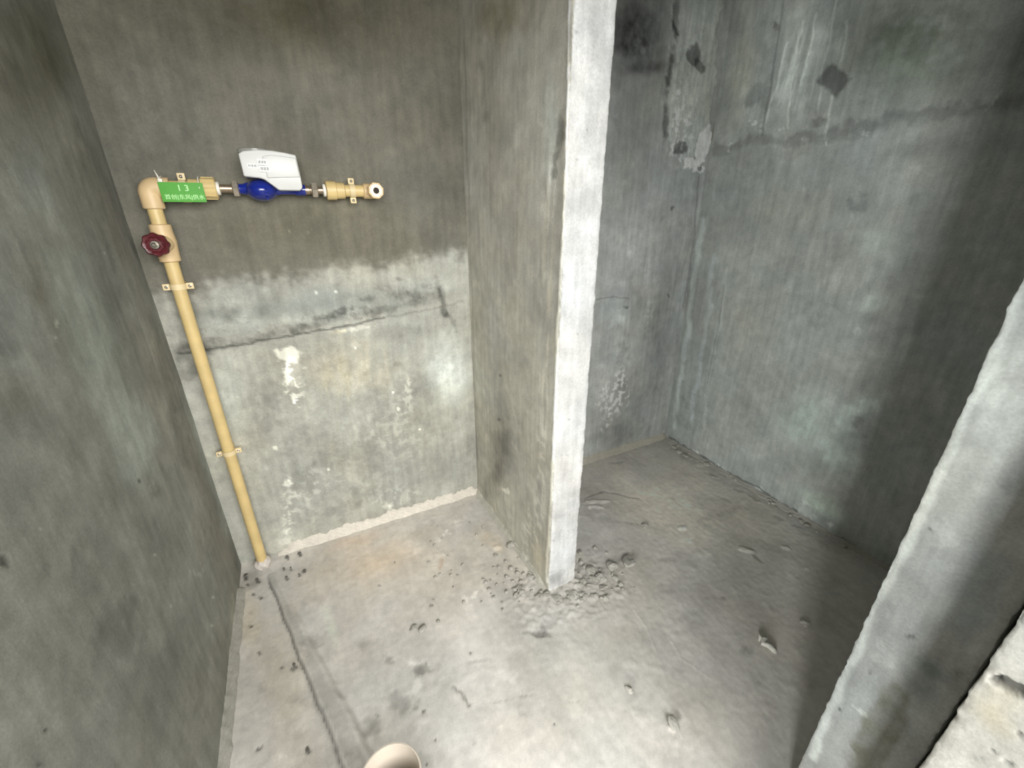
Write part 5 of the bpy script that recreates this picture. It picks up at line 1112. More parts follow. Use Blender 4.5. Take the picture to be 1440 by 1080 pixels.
wall('wall_outer', [(XR + .05, -.20), (XB, -.20), (XB, YB0), (XR + .05, YB0), (XR + .05, -.20)], -.02, HC,
     [('x', G_O, False), ('outer', G_O, True), ('x', G_O, False), ('x', G_O, False)], M_wall, 37, step=.0035, chip=.004)

# floor: finely gridded where it is seen, relief from its own lumps, dents and screed marks
def floor_mesh():
    st = .0048
    X = np.arange(XL - .02, XR + .02, st); Y = np.arange(.0, YB + .02, st)
    U = np.repeat(X, len(Y)); V = np.tile(Y, len(X))
    C, H = paint(U, V, FEATS.get('floor', []), G_F, 41, .55)
    H = H * 1.15
    # the channel in the screed that starts at the riser pipe, and the trowelled ridge beside it
    ax, ay, bx, by = -.272, 1.40, -.060, .52
    L = math.hypot(bx - ax, by - ay); dx, dy = (bx - ax) / L, (by - ay) / L
    wob = .004 * fbm(V, V * 0, .12, 3, 3)
    d = (U - ax) * (-dy) + (V - ay) * dx + wob        # + = right of the line seen from the doorway
    along = (U - ax) * dx + (V - ay) * dy
    m = sstep((along + .01) / .06)
    grow = .45 + .8 * np.clip(along / .9, 0, 1)
    H += m * (.011 * grow * sstep(d / .005 + .4) * sstep((.052 * grow + .012 - d) / .02))
    gr = m * np.exp(-((d + .0015) / .0035) ** 2); H -= .010 * gr; C *= (1 - .62 * gr)[:, None]
    ed = m * np.exp(-((d - .050 * grow - .006) / .012) ** 2); H -= .004 * ed
    ed2 = m * sstep((d - .004) / .006) * sstep((.044 * grow - d) / .01); C *= (1 - .20 * ed2)[:, None]
    # rough cement droppings round the partition foot
    rr = np.hypot((U - .66) / .30, (V - .84) / .17); b = np.clip(1 - rr, 0, 1)
    H += b * (.011 * np.clip(fbm(U, V, .035, 91, 4) + .1, 0, 1) + .004 * fbm(U, V, .016, 93, 3))
    H += .003 * np.clip(fbm(U, V, .09, 97, 4) - .35, 0, 1) + .0005 * fbm(U, V, .02, 99, 3)
    P = np.stack([U, V, H - .001], 1); n, k = len(X), len(Y)
    ii, jj = np.meshgrid(np.arange(n - 1), np.arange(k - 1), indexing='ij'); q = ii * k + jj
    quads = np.stack([q, q + k, q + k + 1, q + 1], -1).reshape(-1, 4)
    # skirt down so that the slab has thickness
    return tag(put_mesh('floor', P, quads, C, M_floor), kind='structure')
floor_mesh()

def box_bm(x0, x1, y0, y1, z0, z1, bev=0, bm=None):
    bm = bm or bmesh.new()
    r = bmesh.ops.create_cube(bm, size=1)
    for v in r['verts']:
        v.co = Vector(((x0 + x1) / 2 + v.co.x * (x1 - x0), (y0 + y1) / 2 + v.co.y * (y1 - y0), (z0 + z1) / 2 + v.co.z * (z1 - z0)))
    if bev:
        bmesh.ops.bevel(bm, geom=list({e for v in r['verts'] for e in v.link_edges}), offset=bev, segments=2, affect='EDGES', profile=.6)
    return bm
def slab(name, *a, mat=None):
    return tag(from_bm(name, box_bm(*a), mat or M_outer, smooth=False), kind='structure')
slab('floor_outer', -2.3, 1.85, -1.75, .0, -.10, -.001)
slab('ceiling', -2.4, 1.90, -1.85, 1.62, HC, HC + .1)
slab('wall_outer_right', 1.80, 1.90, -1.75, .03, 0, HC)
slab('wall_return', -2.4, XL - T, .02, .12, 0, HC)
slab('trim_lintel', XL, XB, -.20, .16, 1.73, HC)  # unseen beam added low to keep light off the upper walls
# the outer room's window wall, and its left wall opened for the added side lamp
slab('wall_window_sill', -2.3, 1.80, -1.85, -1.75, 0, 1.10)
slab('wall_window_head', -2.3, 1.80, -1.85, -1.75, 2.46, HC)
slab('wall_window_side_left', -2.3, -1.10, -1.85, -1.75, 1.10, 2.46)
slab('wall_window_side_right', 1.55, 1.80, -1.85, -1.75, 1.10, 2.46)
slab('wall_outer_left_sill', -2.4, -2.3, -1.85, .02, 0, .62)
slab('wall_outer_left_head', -2.4, -2.3, -1.85, .02, 1.62, HC)
slab('wall_outer_left_pier', -2.4, -2.3, -1.04, .02, .62, 1.62)
slab('wall_outer_left_corner', -2.4, -2.3, -1.85, -1.56, .62, 1.62)
# ------------------------------------------------------------------ shape helpers
def frame_of(d):
    d = Vector(d).normalized(); a = Vector((0, 0, 1)) if abs(d.z) < .9 else Vector((1, 0, 0))
    x = a.cross(d).normalized(); return x, d.cross(x), d
def lathe(bm, o, d, prof, n=24, cap=True, poly_off=0.0):
    """prof = [(distance along d, radius)]"""
    x, y, z = frame_of(d); o = Vector(o); rings = []
    for t, r in prof:
        rings.append([bm.verts.new(o + z * t + (x * math.cos(2 * math.pi * k / n + poly_off) + y * math.sin(2 * math.pi * k / n + poly_off)) * r) for k in range(n)])
    for a, b in zip(rings[:-1], rings[1:]):
        for k in range(n): bm.faces.new((a[k], a[(k + 1) % n], b[(k + 1) % n], b[k]))
    if cap:
        bm.faces.new(rings[0]); bm.faces.new(rings[-1])
    return bm
def tube(bm, pts, r, n=16, cap=True):
    pts = [Vector(p) for p in pts]; rings = []
    rs = r if hasattr(r, '__len__') else [r] * len(pts)
    px = None
    for i, p in enumerate(pts):
        d = (pts[min(i + 1, len(pts) - 1)] - pts[max(i - 1, 0)]).normalized()
        if px is None: px = frame_of(d)[0]
        x = (px - d * px.dot(d)).normalized(); px = x; y = d.cross(x)
        rings.append([bm.verts.new(p + (x * math.cos(2 * math.pi * k / n) + y * math.sin(2 * math.pi * k / n)) * rs[i]) for k in range(n)])
    for a, b in zip(rings[:-1], rings[1:]):
        for k in range(n): bm.faces.new((a[k], a[(k + 1) % n], b[(k + 1) % n], b[k]))
    if cap: bm.faces.new(rings[0]); bm.faces.new(rings[-1])
    return bm
def prism_y(bm, poly, y0, y1, bev=0):
    a = [bm.verts.new((x, y0, z)) for x, z in poly]; b = [bm.verts.new((x, y1, z)) for x, z in poly]; n = len(poly)
    fs = [bm.faces.new(a), bm.faces.new(b[::-1])]
    for k in range(n): fs.append(bm.faces.new((a[k], b[k], b[(k + 1) % n], a[(k + 1) % n])))
    bmesh.ops.recalc_face_normals(bm, faces=fs)
    if bev: bmesh.ops.bevel(bm, geom=[e for e in bm.edges], offset=bev, segments=3, affect='EDGES', profile=.5)
    return bm

# ------------------------------------------------------------------ the mortar fillets at the wall feet
def fillet(name, a, b, h, dep, mat_c, seed, nrm, rag=.5):
    """a ragged band of mortar smeared up the foot of a wall"""
    a, b = Vector((*a, 0)), Vector((*b, 0)); L = (b - a).length; n = int(L / .006); d = (b - a) / L; nn = Vector((*nrm, 0))
    t = np.linspace(0, L, n + 1)
    top = h * (1 + rag * fbm(t, t * 0 + seed, .10, seed, 5) + rag * .4 * fbm(t, t * 0 + seed, .02, seed + 2, 3))
    top *= np.clip(np.minimum(t, L - t + .03) / .05, .15, 1)
    dp = dep * (1 + .3 * fbm(t, t * 0 + seed + 5, .06, seed + 3, 4))
    P = []; C = []
    K = 9
    for i in range(n + 1):
        for k in range(K):
            s = k / (K - 1)
            out = dp[i] * (1 - s) ** 1.7 + (.0042 if k < K - 1 else -.004)
            z = top[i] * s ** .8 - .004 * (k == 0)
            jig = .0012 * math.sin(i * 12.9 + k * 7.7)
            p = a + d * float(t[i]) + nn * (out + jig); P.append((p.x, p.y, z)); 
            cv = np.array(mat_c) * (1 + .12 * math.sin(i * 1.7 + k * 2.1) * math.sin(i * .37)); C.append(cv)
    P = np.array(P); C = np.clip(np.array(C), 0, .9)
    ii, jj = np.meshgrid(np.arange(n), np.arange(K - 1), indexing='ij'); q = ii * K + jj
    quads = np.stack([q, q + K, q + K + 1, q + 1], -1).reshape(-1, 4)
    return tag(put_mesh(name, P, quads, C, M_floor), kind='structure')
fillet('baseboard_back', (-.235, YB), (XP0, YB), .034, .014, (.66, .61, .54), 3, (0, -1), .65)
fillet('baseboard_back_right', (XP1, YB2), (XR, YB2), .034, .014, (.52, .49, .42), 9, (0, -1), .22)
fillet('baseboard_left', (XL, .25), (XL, 1.36), .022, .018, (.36, .35, .31), 13, (1, 0), .30)
fillet('baseboard_partition', (XP0, YP + .01), (XP0, YB), .018, .012, (.54, .52, .46), 19, (-1, 0), .6)
fillet('baseboard_right', (XR, .30), (XR, YB2), .010, .020, (.42, .40, .36), 27, (-1, 0), .6)

# ------------------------------------------------------------------ water supply pipe
PX, PY, PZ = -.281, 1.440, 1.258; RP = .0165
sp = empty('water_pipe', (PX, PY, 0))
tag(sp, 'cream plastic water pipe running up the back left corner, then turning right to the meter', 'pipe')
bm = bmesh.new(); lathe(bm, (PX, PY, .004), (0, 0, 1), [(0, RP), (1.082, RP)]); from_bm('riser', bm, M_pipe, sp)
bm = bmesh.new(); lathe(bm, (PX, PY, 1.150), (0, 0, 1), [(0, RP), (.075, RP)]); from_bm('riser', bm, M_pipe, sp)
# elbow: one swept socket fitting
bm = bmesh.new(); re = .0235
arc = [(PX, PY, PZ - .050), (PX, PY, PZ - .048)] + [(PX, PY, PZ - .016)]
for k in range(1, 8):
    t = k / 8 * math.pi / 2; arc.append((PX + .016 * (1 - math.cos(t)), PY, PZ - .016 + .016 * math.sin(t)))
arc += [(PX + .016, PY, PZ), (PX + .044, PY, PZ), (PX + .046, PY, PZ)]
tube(bm, arc, [re - .002, re] + [re] * (len(arc) - 4) + [re, re - .002], 24)
from_bm('elbow', bm, M_fit, sp)
bm = bmesh.new(); lathe(bm, (PX + .03, PY, PZ), (1, 0, 0), [(0, RP), (.085, RP)]); from_bm('branch', bm, M_pipe, sp)
bm = bmesh.new(); lathe(bm, (-.196, PY, PZ), (1, 0, 0), [(0, .019), (.002, .0215), (.026, .0215), (.028, .0245), (.058, .0255), (.060, .0235)], 28)
for k in range(8):
    a = k * math.pi / 4; c = Vector((0, math.cos(a) * .0245, math.sin(a) * .0245))
    lathe(bm, Vector((-.166, PY, PZ)) + c, (1, 0, 0), [(0, .0030), (.027, .0030)], 6)
cp = from_bm('threaded_coupling', bm, M_pipe, sp)
# stop valve
vb = bmesh.new(); lathe(vb, (PX, PY, 1.078), (0, 0, 1), [(0, .0195), (.002, .0235), (.026, .0240), (.050, .0265), (.072, .0240), (.092, .0235), (.094, .0195)], 28)
va = from_bm('valve_body', vb, M_fit, sp)
VC = Vector((PX, PY, 1.124)); vd = Vector((-.10, -1, .02)).normalized()
bm = bmesh.new(); lathe(bm, VC + vd * .012, vd, [(0, .023), (.018, .0225), (.022, .0200), (.032, .0175), (.034, .013), (.048, .0125)], 24)
from_bm('bonnet', bm, M_fit, va)
def handwheel(c, d):
    x, y, z = frame_of(d); bm = bmesh.new(); n = 64; prof = [(-.010, .45), (-.010, .86), (-.007, .97), (0, 1.0), (.006, .97), (.009, .86), (.008, .70), (.003, .55), (.003, .30)]
    rings = []
    for t, rr in prof:
        ring = []
        for k in range(n):
            a = 2 * math.pi * k / n; lob = 1 + (.055 * math.cos(8 * a)) * (rr > .6)
            rad = .0280 * rr * lob
            if rr < .71 and rr > .5: rad *= 1 - .08 * math.cos(8 * a)
            ring.append(bm.verts.new(c + z * t + (x * math.cos(a) + y * math.sin(a)) * rad))
        rings.append(ring)
    for a, b in zip(rings[:-1], rings[1:]):
        for k in range(n): bm.faces.new((a[k], a[(k + 1) % n], b[(k + 1) % n], b[k]))
    bm.faces.new(rings[0]); bm.faces.new(rings[-1]); return bm
WC = VC + vd * .066
hw = from_bm('handwheel', handwheel(WC, vd), M_red, va); hw['label'] = 'dark red scalloped handwheel'
bm = bmesh.new(); lathe(bm, WC + vd * .003, vd, [(0, .0105), (.004, .0105), (.006, .009), (.0062, .0055), (.011, .0050), (.013, .003)], 24)
o = from_bm('cap_nut', bm, M_screw, va); o['label'] = 'silver cap nut at the centre of the handwheel'
# blob of grout round the foot
bm = bmesh.new(); bmesh.ops.create_icosphere(bm, subdivisions=3, radius=1)
random.seed(4)
for v in bm.verts:
    k = 1 + .10 * math.sin(v.co.x * 7 + v.co.z * 5) + random.uniform(-.04, .04)
    v.co = Vector((PX + v.co.x * .026 * k, PY + v.co.y * .025 * k, .018 + v.co.z * .026 * k))
o = from_bm('grout_collar', bm, M_grout, sp); o['label'] = 'whitish lump of grout round the pipe foot'

# ------------------------------------------------------------------ pipe clamps
def clamp(c, axis, label, ear=.026, grp='plastic pipe clamps'):
    """band round the pipe, a screwed ear on each side, stand-off to the wall"""
    c = Vector(c); axis = Vector(axis)
    side = Vector((1, 0, 0)) if axis.z > .5 else Vector((0, 0, 1))
    e = empty('pipe_clamp', c); tag(e, label, 'pipe clamp')
    bm = bmesh.new(); lathe(bm, c - axis * .0075, axis, [(0, RP + .0004), (0, RP + .0028), (.015, RP + .0028), (.015, RP + .0004)], 28, cap=False)
    from_bm('band', bm, M_clamp, e)
    bm = bmesh.new(); bs = .011
    y0, y1 = c.y + RP - .001, YB + .002
    if axis.z > .5: box_bm(c.x - bs, c.x + bs, y0, y1, c.z - .0075, c.z + .0075, .001, bm)
    else: box_bm(c.x - .0075, c.x + .0075, y0, y1, c.z - bs, c.z + bs, .001, bm)
    from_bm('standoff', bm, M_clamp, e)
    for s in (-1, 1):
        p = c + side * s * ear; hx, hz = .0085, .0085
        bm = box_bm(p.x - hx, p.x + hx, p.y - .003, p.y + .004, p.z - hz, p.z + hz, .002)
        m = c + side * s * (RP + .003)
        if axis.z > .5: box_bm(min(m.x, p.x) - .002, max(m.x, p.x), c.y, c.y + .004, c.z - .0065, c.z + .0065, 0, bm)
        else: box_bm(c.x - .0065, c.x + .0065, c.y, c.y + .004, min(m.z, p.z) - .002, max(m.z, p.z), 0, bm)
        er = from_bm('ear', bm, M_clamp, e)
        bm = bmesh.new(); lathe(bm, p + Vector((0, -.003, 0)), (0, -1, 0), [(0, .0042), (.0016, .0040), (.0022, .0026), (.0012, .0012)], 14)
        from_bm('screw', bm, M_screw, er)
    return e
clamp((PX, PY, 1.013), (0, 0, 1), 'cream pipe clamp on the upright pipe just below the red valve wheel')
clamp((PX, PY, .488), (0, 0, 1), 'cream pipe clamp low on the upright pipe, nearest the floor')
clamp((-.207, PY, PZ), (1, 0, 0), 'cream pipe clamp above the green tag, between elbow and meter')
clamp((.205, PY, PZ), (1, 0, 0), 'cream pipe clamp right of the water meter, beside the open outlet')

# ------------------------------------------------------------------ green tag
tg = empty('pipe_tag', (-.203, PY - RP - .012, 1.245)); tag(tg, 'green plastic tag with pale lettering and number 13 tied to the pipe', 'tag')
ty = PY - RP - .0105
bm = box_bm(-.2545, -.1625, ty - .0012, ty, 1.2240, 1.2695, .0005); from_bm('plate', bm, M_green, tg)
def text(body, x, z, size, name, parent):
    c = bpy.data.curves.new(name, 'FONT'); c.body = body; c.size = size; c.align_x = 'CENTER'; c.extrude = .0003; c.offset = 0.0
    to = bpy.data.objects.new(name + '_tmp', c); col.objects.link(to)
    dg = bpy.context.evaluated_depsgraph_get(); me = bpy.data.meshes.new_from_object(to.evaluated_get(dg))
    bpy.data.objects.remove(to)
    for v in me.vertices: v.co = Vector((x + v.co.x, ty - .0014 - v.co.z, z + v.co.y))
    bm = bmesh.new(); bm.from_mesh(me)                # second strike, a hair to the right: bold print
    d = bmesh.ops.duplicate(bm, geom=bm.verts[:] + bm.edges[:] + bm.faces[:])
    for v in d['geom']:
        if isinstance(v, bmesh.types.BMVert): v.co += Vector((size * .018, -.00005, 0))
    bm.to_mesh(me); bm.free()
    me.materials.clear(); return link_mesh(name, me, M_letter, parent)
text('1 3', -.206, 1.2500, .0200, 'number', tg)
text('首创|东风|供水', -.2065, 1.2312, .0128, 'lettering', tg)
for x, s in ((-.249, 1), (-.171, 1)):
    e = empty('cable_tie', (x, PY, PZ)); tag(e, 'clear cable tie through the %s hole of the green tag' % ('left' if x < -.2 else 'right'), 'cable tie')
    bm = bmesh.new(); rr = .0175 if x > -.2 else .0245
    pts = [(x, PY + math.sin(t) * rr, PZ + math.cos(t) * rr) for t in [k * 2 * math.pi / 20 for k in range(21)]]
    rr2 = rr + .0012 + (.0085 if x > -.2 else .0)
    pts = [(x, PY + math.sin(t) * rr2, PZ + math.cos(t) * rr2) for t in [k * 2 * math.pi / 24 for k in range(25)]]
    tube(bm, pts, .0014, 6, False); from_bm('strap', bm, M_tie, e)
    if x < -.2:
        bm = box_bm(x - .004, x + .005, PY - .027, PY - .020, PZ + .010, PZ + .019, .001); from_bm('lock_head', bm, M_tie, e)
        bm = bmesh.new(); tube(bm, [(x, PY - .023, PZ + .014), (x - .003, PY - .020, PZ + .026), (x - .007, PY - .016, PZ + .038)], [.0022, .0018, .0006], 6); from_bm('tail', bm, M_tie, e)

# ------------------------------------------------------------------ water meter
MX = -.033
wm = empty('water_meter', (MX, PY, PZ - .02)); tag(wm, 'light grey boxy water meter with a dark blue body, mounted in the pipe', 'water meter')
def lat(name, x0, prof, mat, n=24, parent=wm, po=0.):
    bm = bmesh.new(); lathe(bm, (x0, PY, PZ), (1, 0, 0), prof, n, poly_off=po); return from_bm(name, bm, mat, parent)
lat('gasket', -.1375, [(0, .0150), (.0015, .0165), (.007, .0165), (.0085, .0150)], M_ringw)
lat('tail_piece', -.1295, [(0, .0105), (.032, .0105)], M_brass)
n1 = lat('union_nut', -.1010, [(0, .0165), (.002, .0212), (.0135, .0212), (.016, .0165)], M_nut, 6)
lat('gasket', .1235, [(0, .0150), (.0015, .0170), (.007, .0170), (.0085, .0150)], M_ringw)
lat('tail_piece', .0760, [(0, .0120), (.012, .0120), (.014, .0098), (.049, .0098)], M_brass)
lat('union_nut', .0930, [(0, .0165), (.002, .0212), (.0150, .0212), (.0175, .0165)], M_nut, 6)
bm = bmesh.new(); lathe(bm, (-.086, PY, PZ), (1, 0, 0), [(0, .0125), (.012, .0135), (.02, .017), (.085, .017), (.10, .0125), (.135, .0125), (.140, .0155), (.163, .0145)], 24)
r = bmesh.ops.create_uvsphere(bm, u_segments=28, v_segments=18, radius=1)
for v in r['verts']: v.co = Vector((MX + v.co.x * .0385, PY - .002 + v.co.y * .045, PZ - .003 + v.co.z * .0275))
for k in range(3): lathe(bm, (MX + .012, PY - .043 + k * .004, PZ - .004 - k * .009), (0, -1, -.4), [(0, .004), (.004, .0035)], 10)
b_ = from_bm('meter_body', bm, M_blue, wm); b_['label'] = 'dark blue cast meter body'
# housing: outline seen from the front
hp = [(-.0655, 1.2860), (-.0670, 1.3380), (-.0560, 1.3445), (-.025, 1.3490), (.010, 1.3490), (.040, 1.3455), (.0660, 1.3410), (.0690, 1.2840),
      (.0690, 1.2620), (.0620, 1.2545), (.0100, 1.2545), (-.0200, 1.2800), (-.0300, 1.2830)]
bm = bmesh.new(); prism_y(bm, hp, 1.388, 1.478, .0035); hs = from_bm('housing', bm, M_hous, wm)
bm = bmesh.new(); prism_y(bm, [(-.012, 1.2835), (-.014, 1.3340), (.005, 1.3380), (.030, 1.3370), (.0645, 1.3330), (.0665, 1.2875), (.030, 1.2860)], 1.383, 1.390, .0022); from_bm('front_panel', bm, M_hous, hs)
bm = bmesh.new(); lathe(bm, (-.030, 1.436, 1.344), (0, 0, 1), [(0, .041), (.008, .041), (.010, .038), (.0105, .030)], 36); o = from_bm('dial_cover', bm, M_clear, hs); o['label'] = 'clear lid over the dial'
bm = box_bm(-.0515, -.0280, 1.3865, 1.3885, 1.3060, 1.3160); s0 = from_bm('sticker', bm, M_stick, hs, False)
bm = bmesh.new()
for k in range(9): box_bm(-.0495 + k * .0023, -.0495 + k * .0023 + .0008 + .0007 * (k % 3 == 0), 1.3861, 1.3866, 1.3085, 1.3138, 0, bm)
from_bm('barcode', bm, M_ink, s0, False)
for (x0, x1, z0, z1) in ((-.0285, -.0045, 1.3135, 1.3265), (-.0260, -.0010, 1.2975, 1.3115)):
    yy = 1.3815
    bm = box_bm(x0, x1, yy, yy + .006, z0, z1); s0 = from_bm('sticker', bm, M_stick, hs, False)
    bm = bmesh.new(); n = 9; w_ = (x1 - x0 - .005) / n
    for k in range(n): box_bm(x0 + .0025 + k * w_, x0 + .0025 + k * w_ + w_ * (.35 + .35 * (k % 3 == 1)), yy - .0004, yy, z0 + .0035, z1 - .003, 0, bm)
    from_bm('barcode', bm, M_ink, s0, False)
# ------------------------------------------------------------------ outlet pipe
op = empty('outlet_pipe', (.15, PY, PZ - .025)); tag(op, 'short cream plastic pipe right of the meter ending in an open threaded outlet', 'pipe')
lat('threaded_coupling', .1320, [(0, .0235), (.002, .0262), (.027, .0255), (.029, .0228), (.050, .0222), (.052, .0185)], M_pipe, 12, op)
lat('branch', .18, [(0, RP), (.062, RP)], M_pipe, 24, op)
bm = bmesh.new(); lathe(bm, (.236, PY, PZ), (1, 0, 0), [(0, .019), (.002, .0215), (.030, .0215), (.046, .0200), (.052, .014)], 24)
lathe(bm, (.266, PY, PZ), (0, -1, 0), [(0, .0215), (.034, .0215), (.036, .0235), (.048, .0235), (.050, .0220)], 8, poly_off=.3)
ow = from_bm('outlet_elbow', bm, M_fit, op)
bm = bmesh.new(); fy = PY - .050
lathe(bm, (.266, fy, PZ), (0, -1, 0), [(0, .0178), (.0012, .0172), (.0016, .0160), (.0016, .0125), (.0005, .0118)], 28, cap=False); o = from_bm('outlet_face', bm, M_ringw, ow)
bm = bmesh.new(); lathe(bm, (.266, fy + .0005, PZ), (0, -1, 0), [(0, .0120), (.0020, .0118), (.0020, .0088), (-.006, .0086)], 28, cap=False); o = from_bm('thread_ring', bm, M_nut, ow)
bm = bmesh.new(); lathe(bm, (.266, fy - .0006, PZ), (0, -1, 0), [(0, .0088), (.0003, .0086)], 20); from_bm('bore', bm, M_hole, ow)

# ------------------------------------------------------------------ drain pipe at the near edge
dp = empty('drain_pipe', (-.004, .430, 0)); tag(dp, 'open off-white round drain pipe standing on the floor at the bottom edge', 'drain pipe')
bm = bmesh.new(); DX, DY, DZ, DR = -.004, .430, .345, .051
lathe(bm, (DX, DY, -.01), (0, 0, 1), [(0, DR), (DZ + .008, DR), (DZ + .010, DR - .001), (DZ + .010, DR - .0035), (DZ + .006, DR - .0045), (.05, DR - .0045), (.05, .002)], 48)
from_bm('barrel', bm, M_drain, dp)

# ------------------------------------------------------------------ loose crumbs and lumps on the floor
def crumb_mesh(seed, sub=2):
    rnd = random.Random(seed); bm = bmesh.new(); bmesh.ops.create_icosphere(bm, subdivisions=sub, radius=1)
    ph = [rnd.uniform(0, 6) for _ in range(6)]
    for v in bm.verts:
        c = v.co; k = 1 + .22 * math.sin(2.7 * c.x + ph[0]) + .20 * math.sin(3.3 * c.y + ph[1]) + .18 * math.sin(3.9 * c.z + ph[2]) + .10 * math.sin(7 * c.x + 6 * c.y + ph[3]) + rnd.uniform(-.07, .07)
        v.co = c * k
    me = bpy.data.meshes.new('mortar_crumb'); bm.to_mesh(me); bm.free(); return me
CR = [crumb_mesh(s, 2) for s in range(7)]
for m in CR: m.materials.append(M_crumb)
CRD = [crumb_mesh(20 + s, 1) for s in range(3)]
for m in CRD: m.materials.append(M_crumbd)
rnd = random.Random(11)
def crumb(x, y, r, meshes, label, group, flat=.6):
    o = bpy.data.objects.new('mortar_crumb', rnd.choice(meshes)); col.objects.link(o)
    o.location = (x, y, r * flat * .6 + .001); o.scale = (r * rnd.uniform(.8, 1.3), r * rnd.uniform(.8, 1.2), r * flat)
    o.rotation_euler = (rnd.uniform(-.3, .3), rnd.uniform(-.3, .3), rnd.uniform(0, 6.28))
    tag(o, label, 'crumb', group); return o
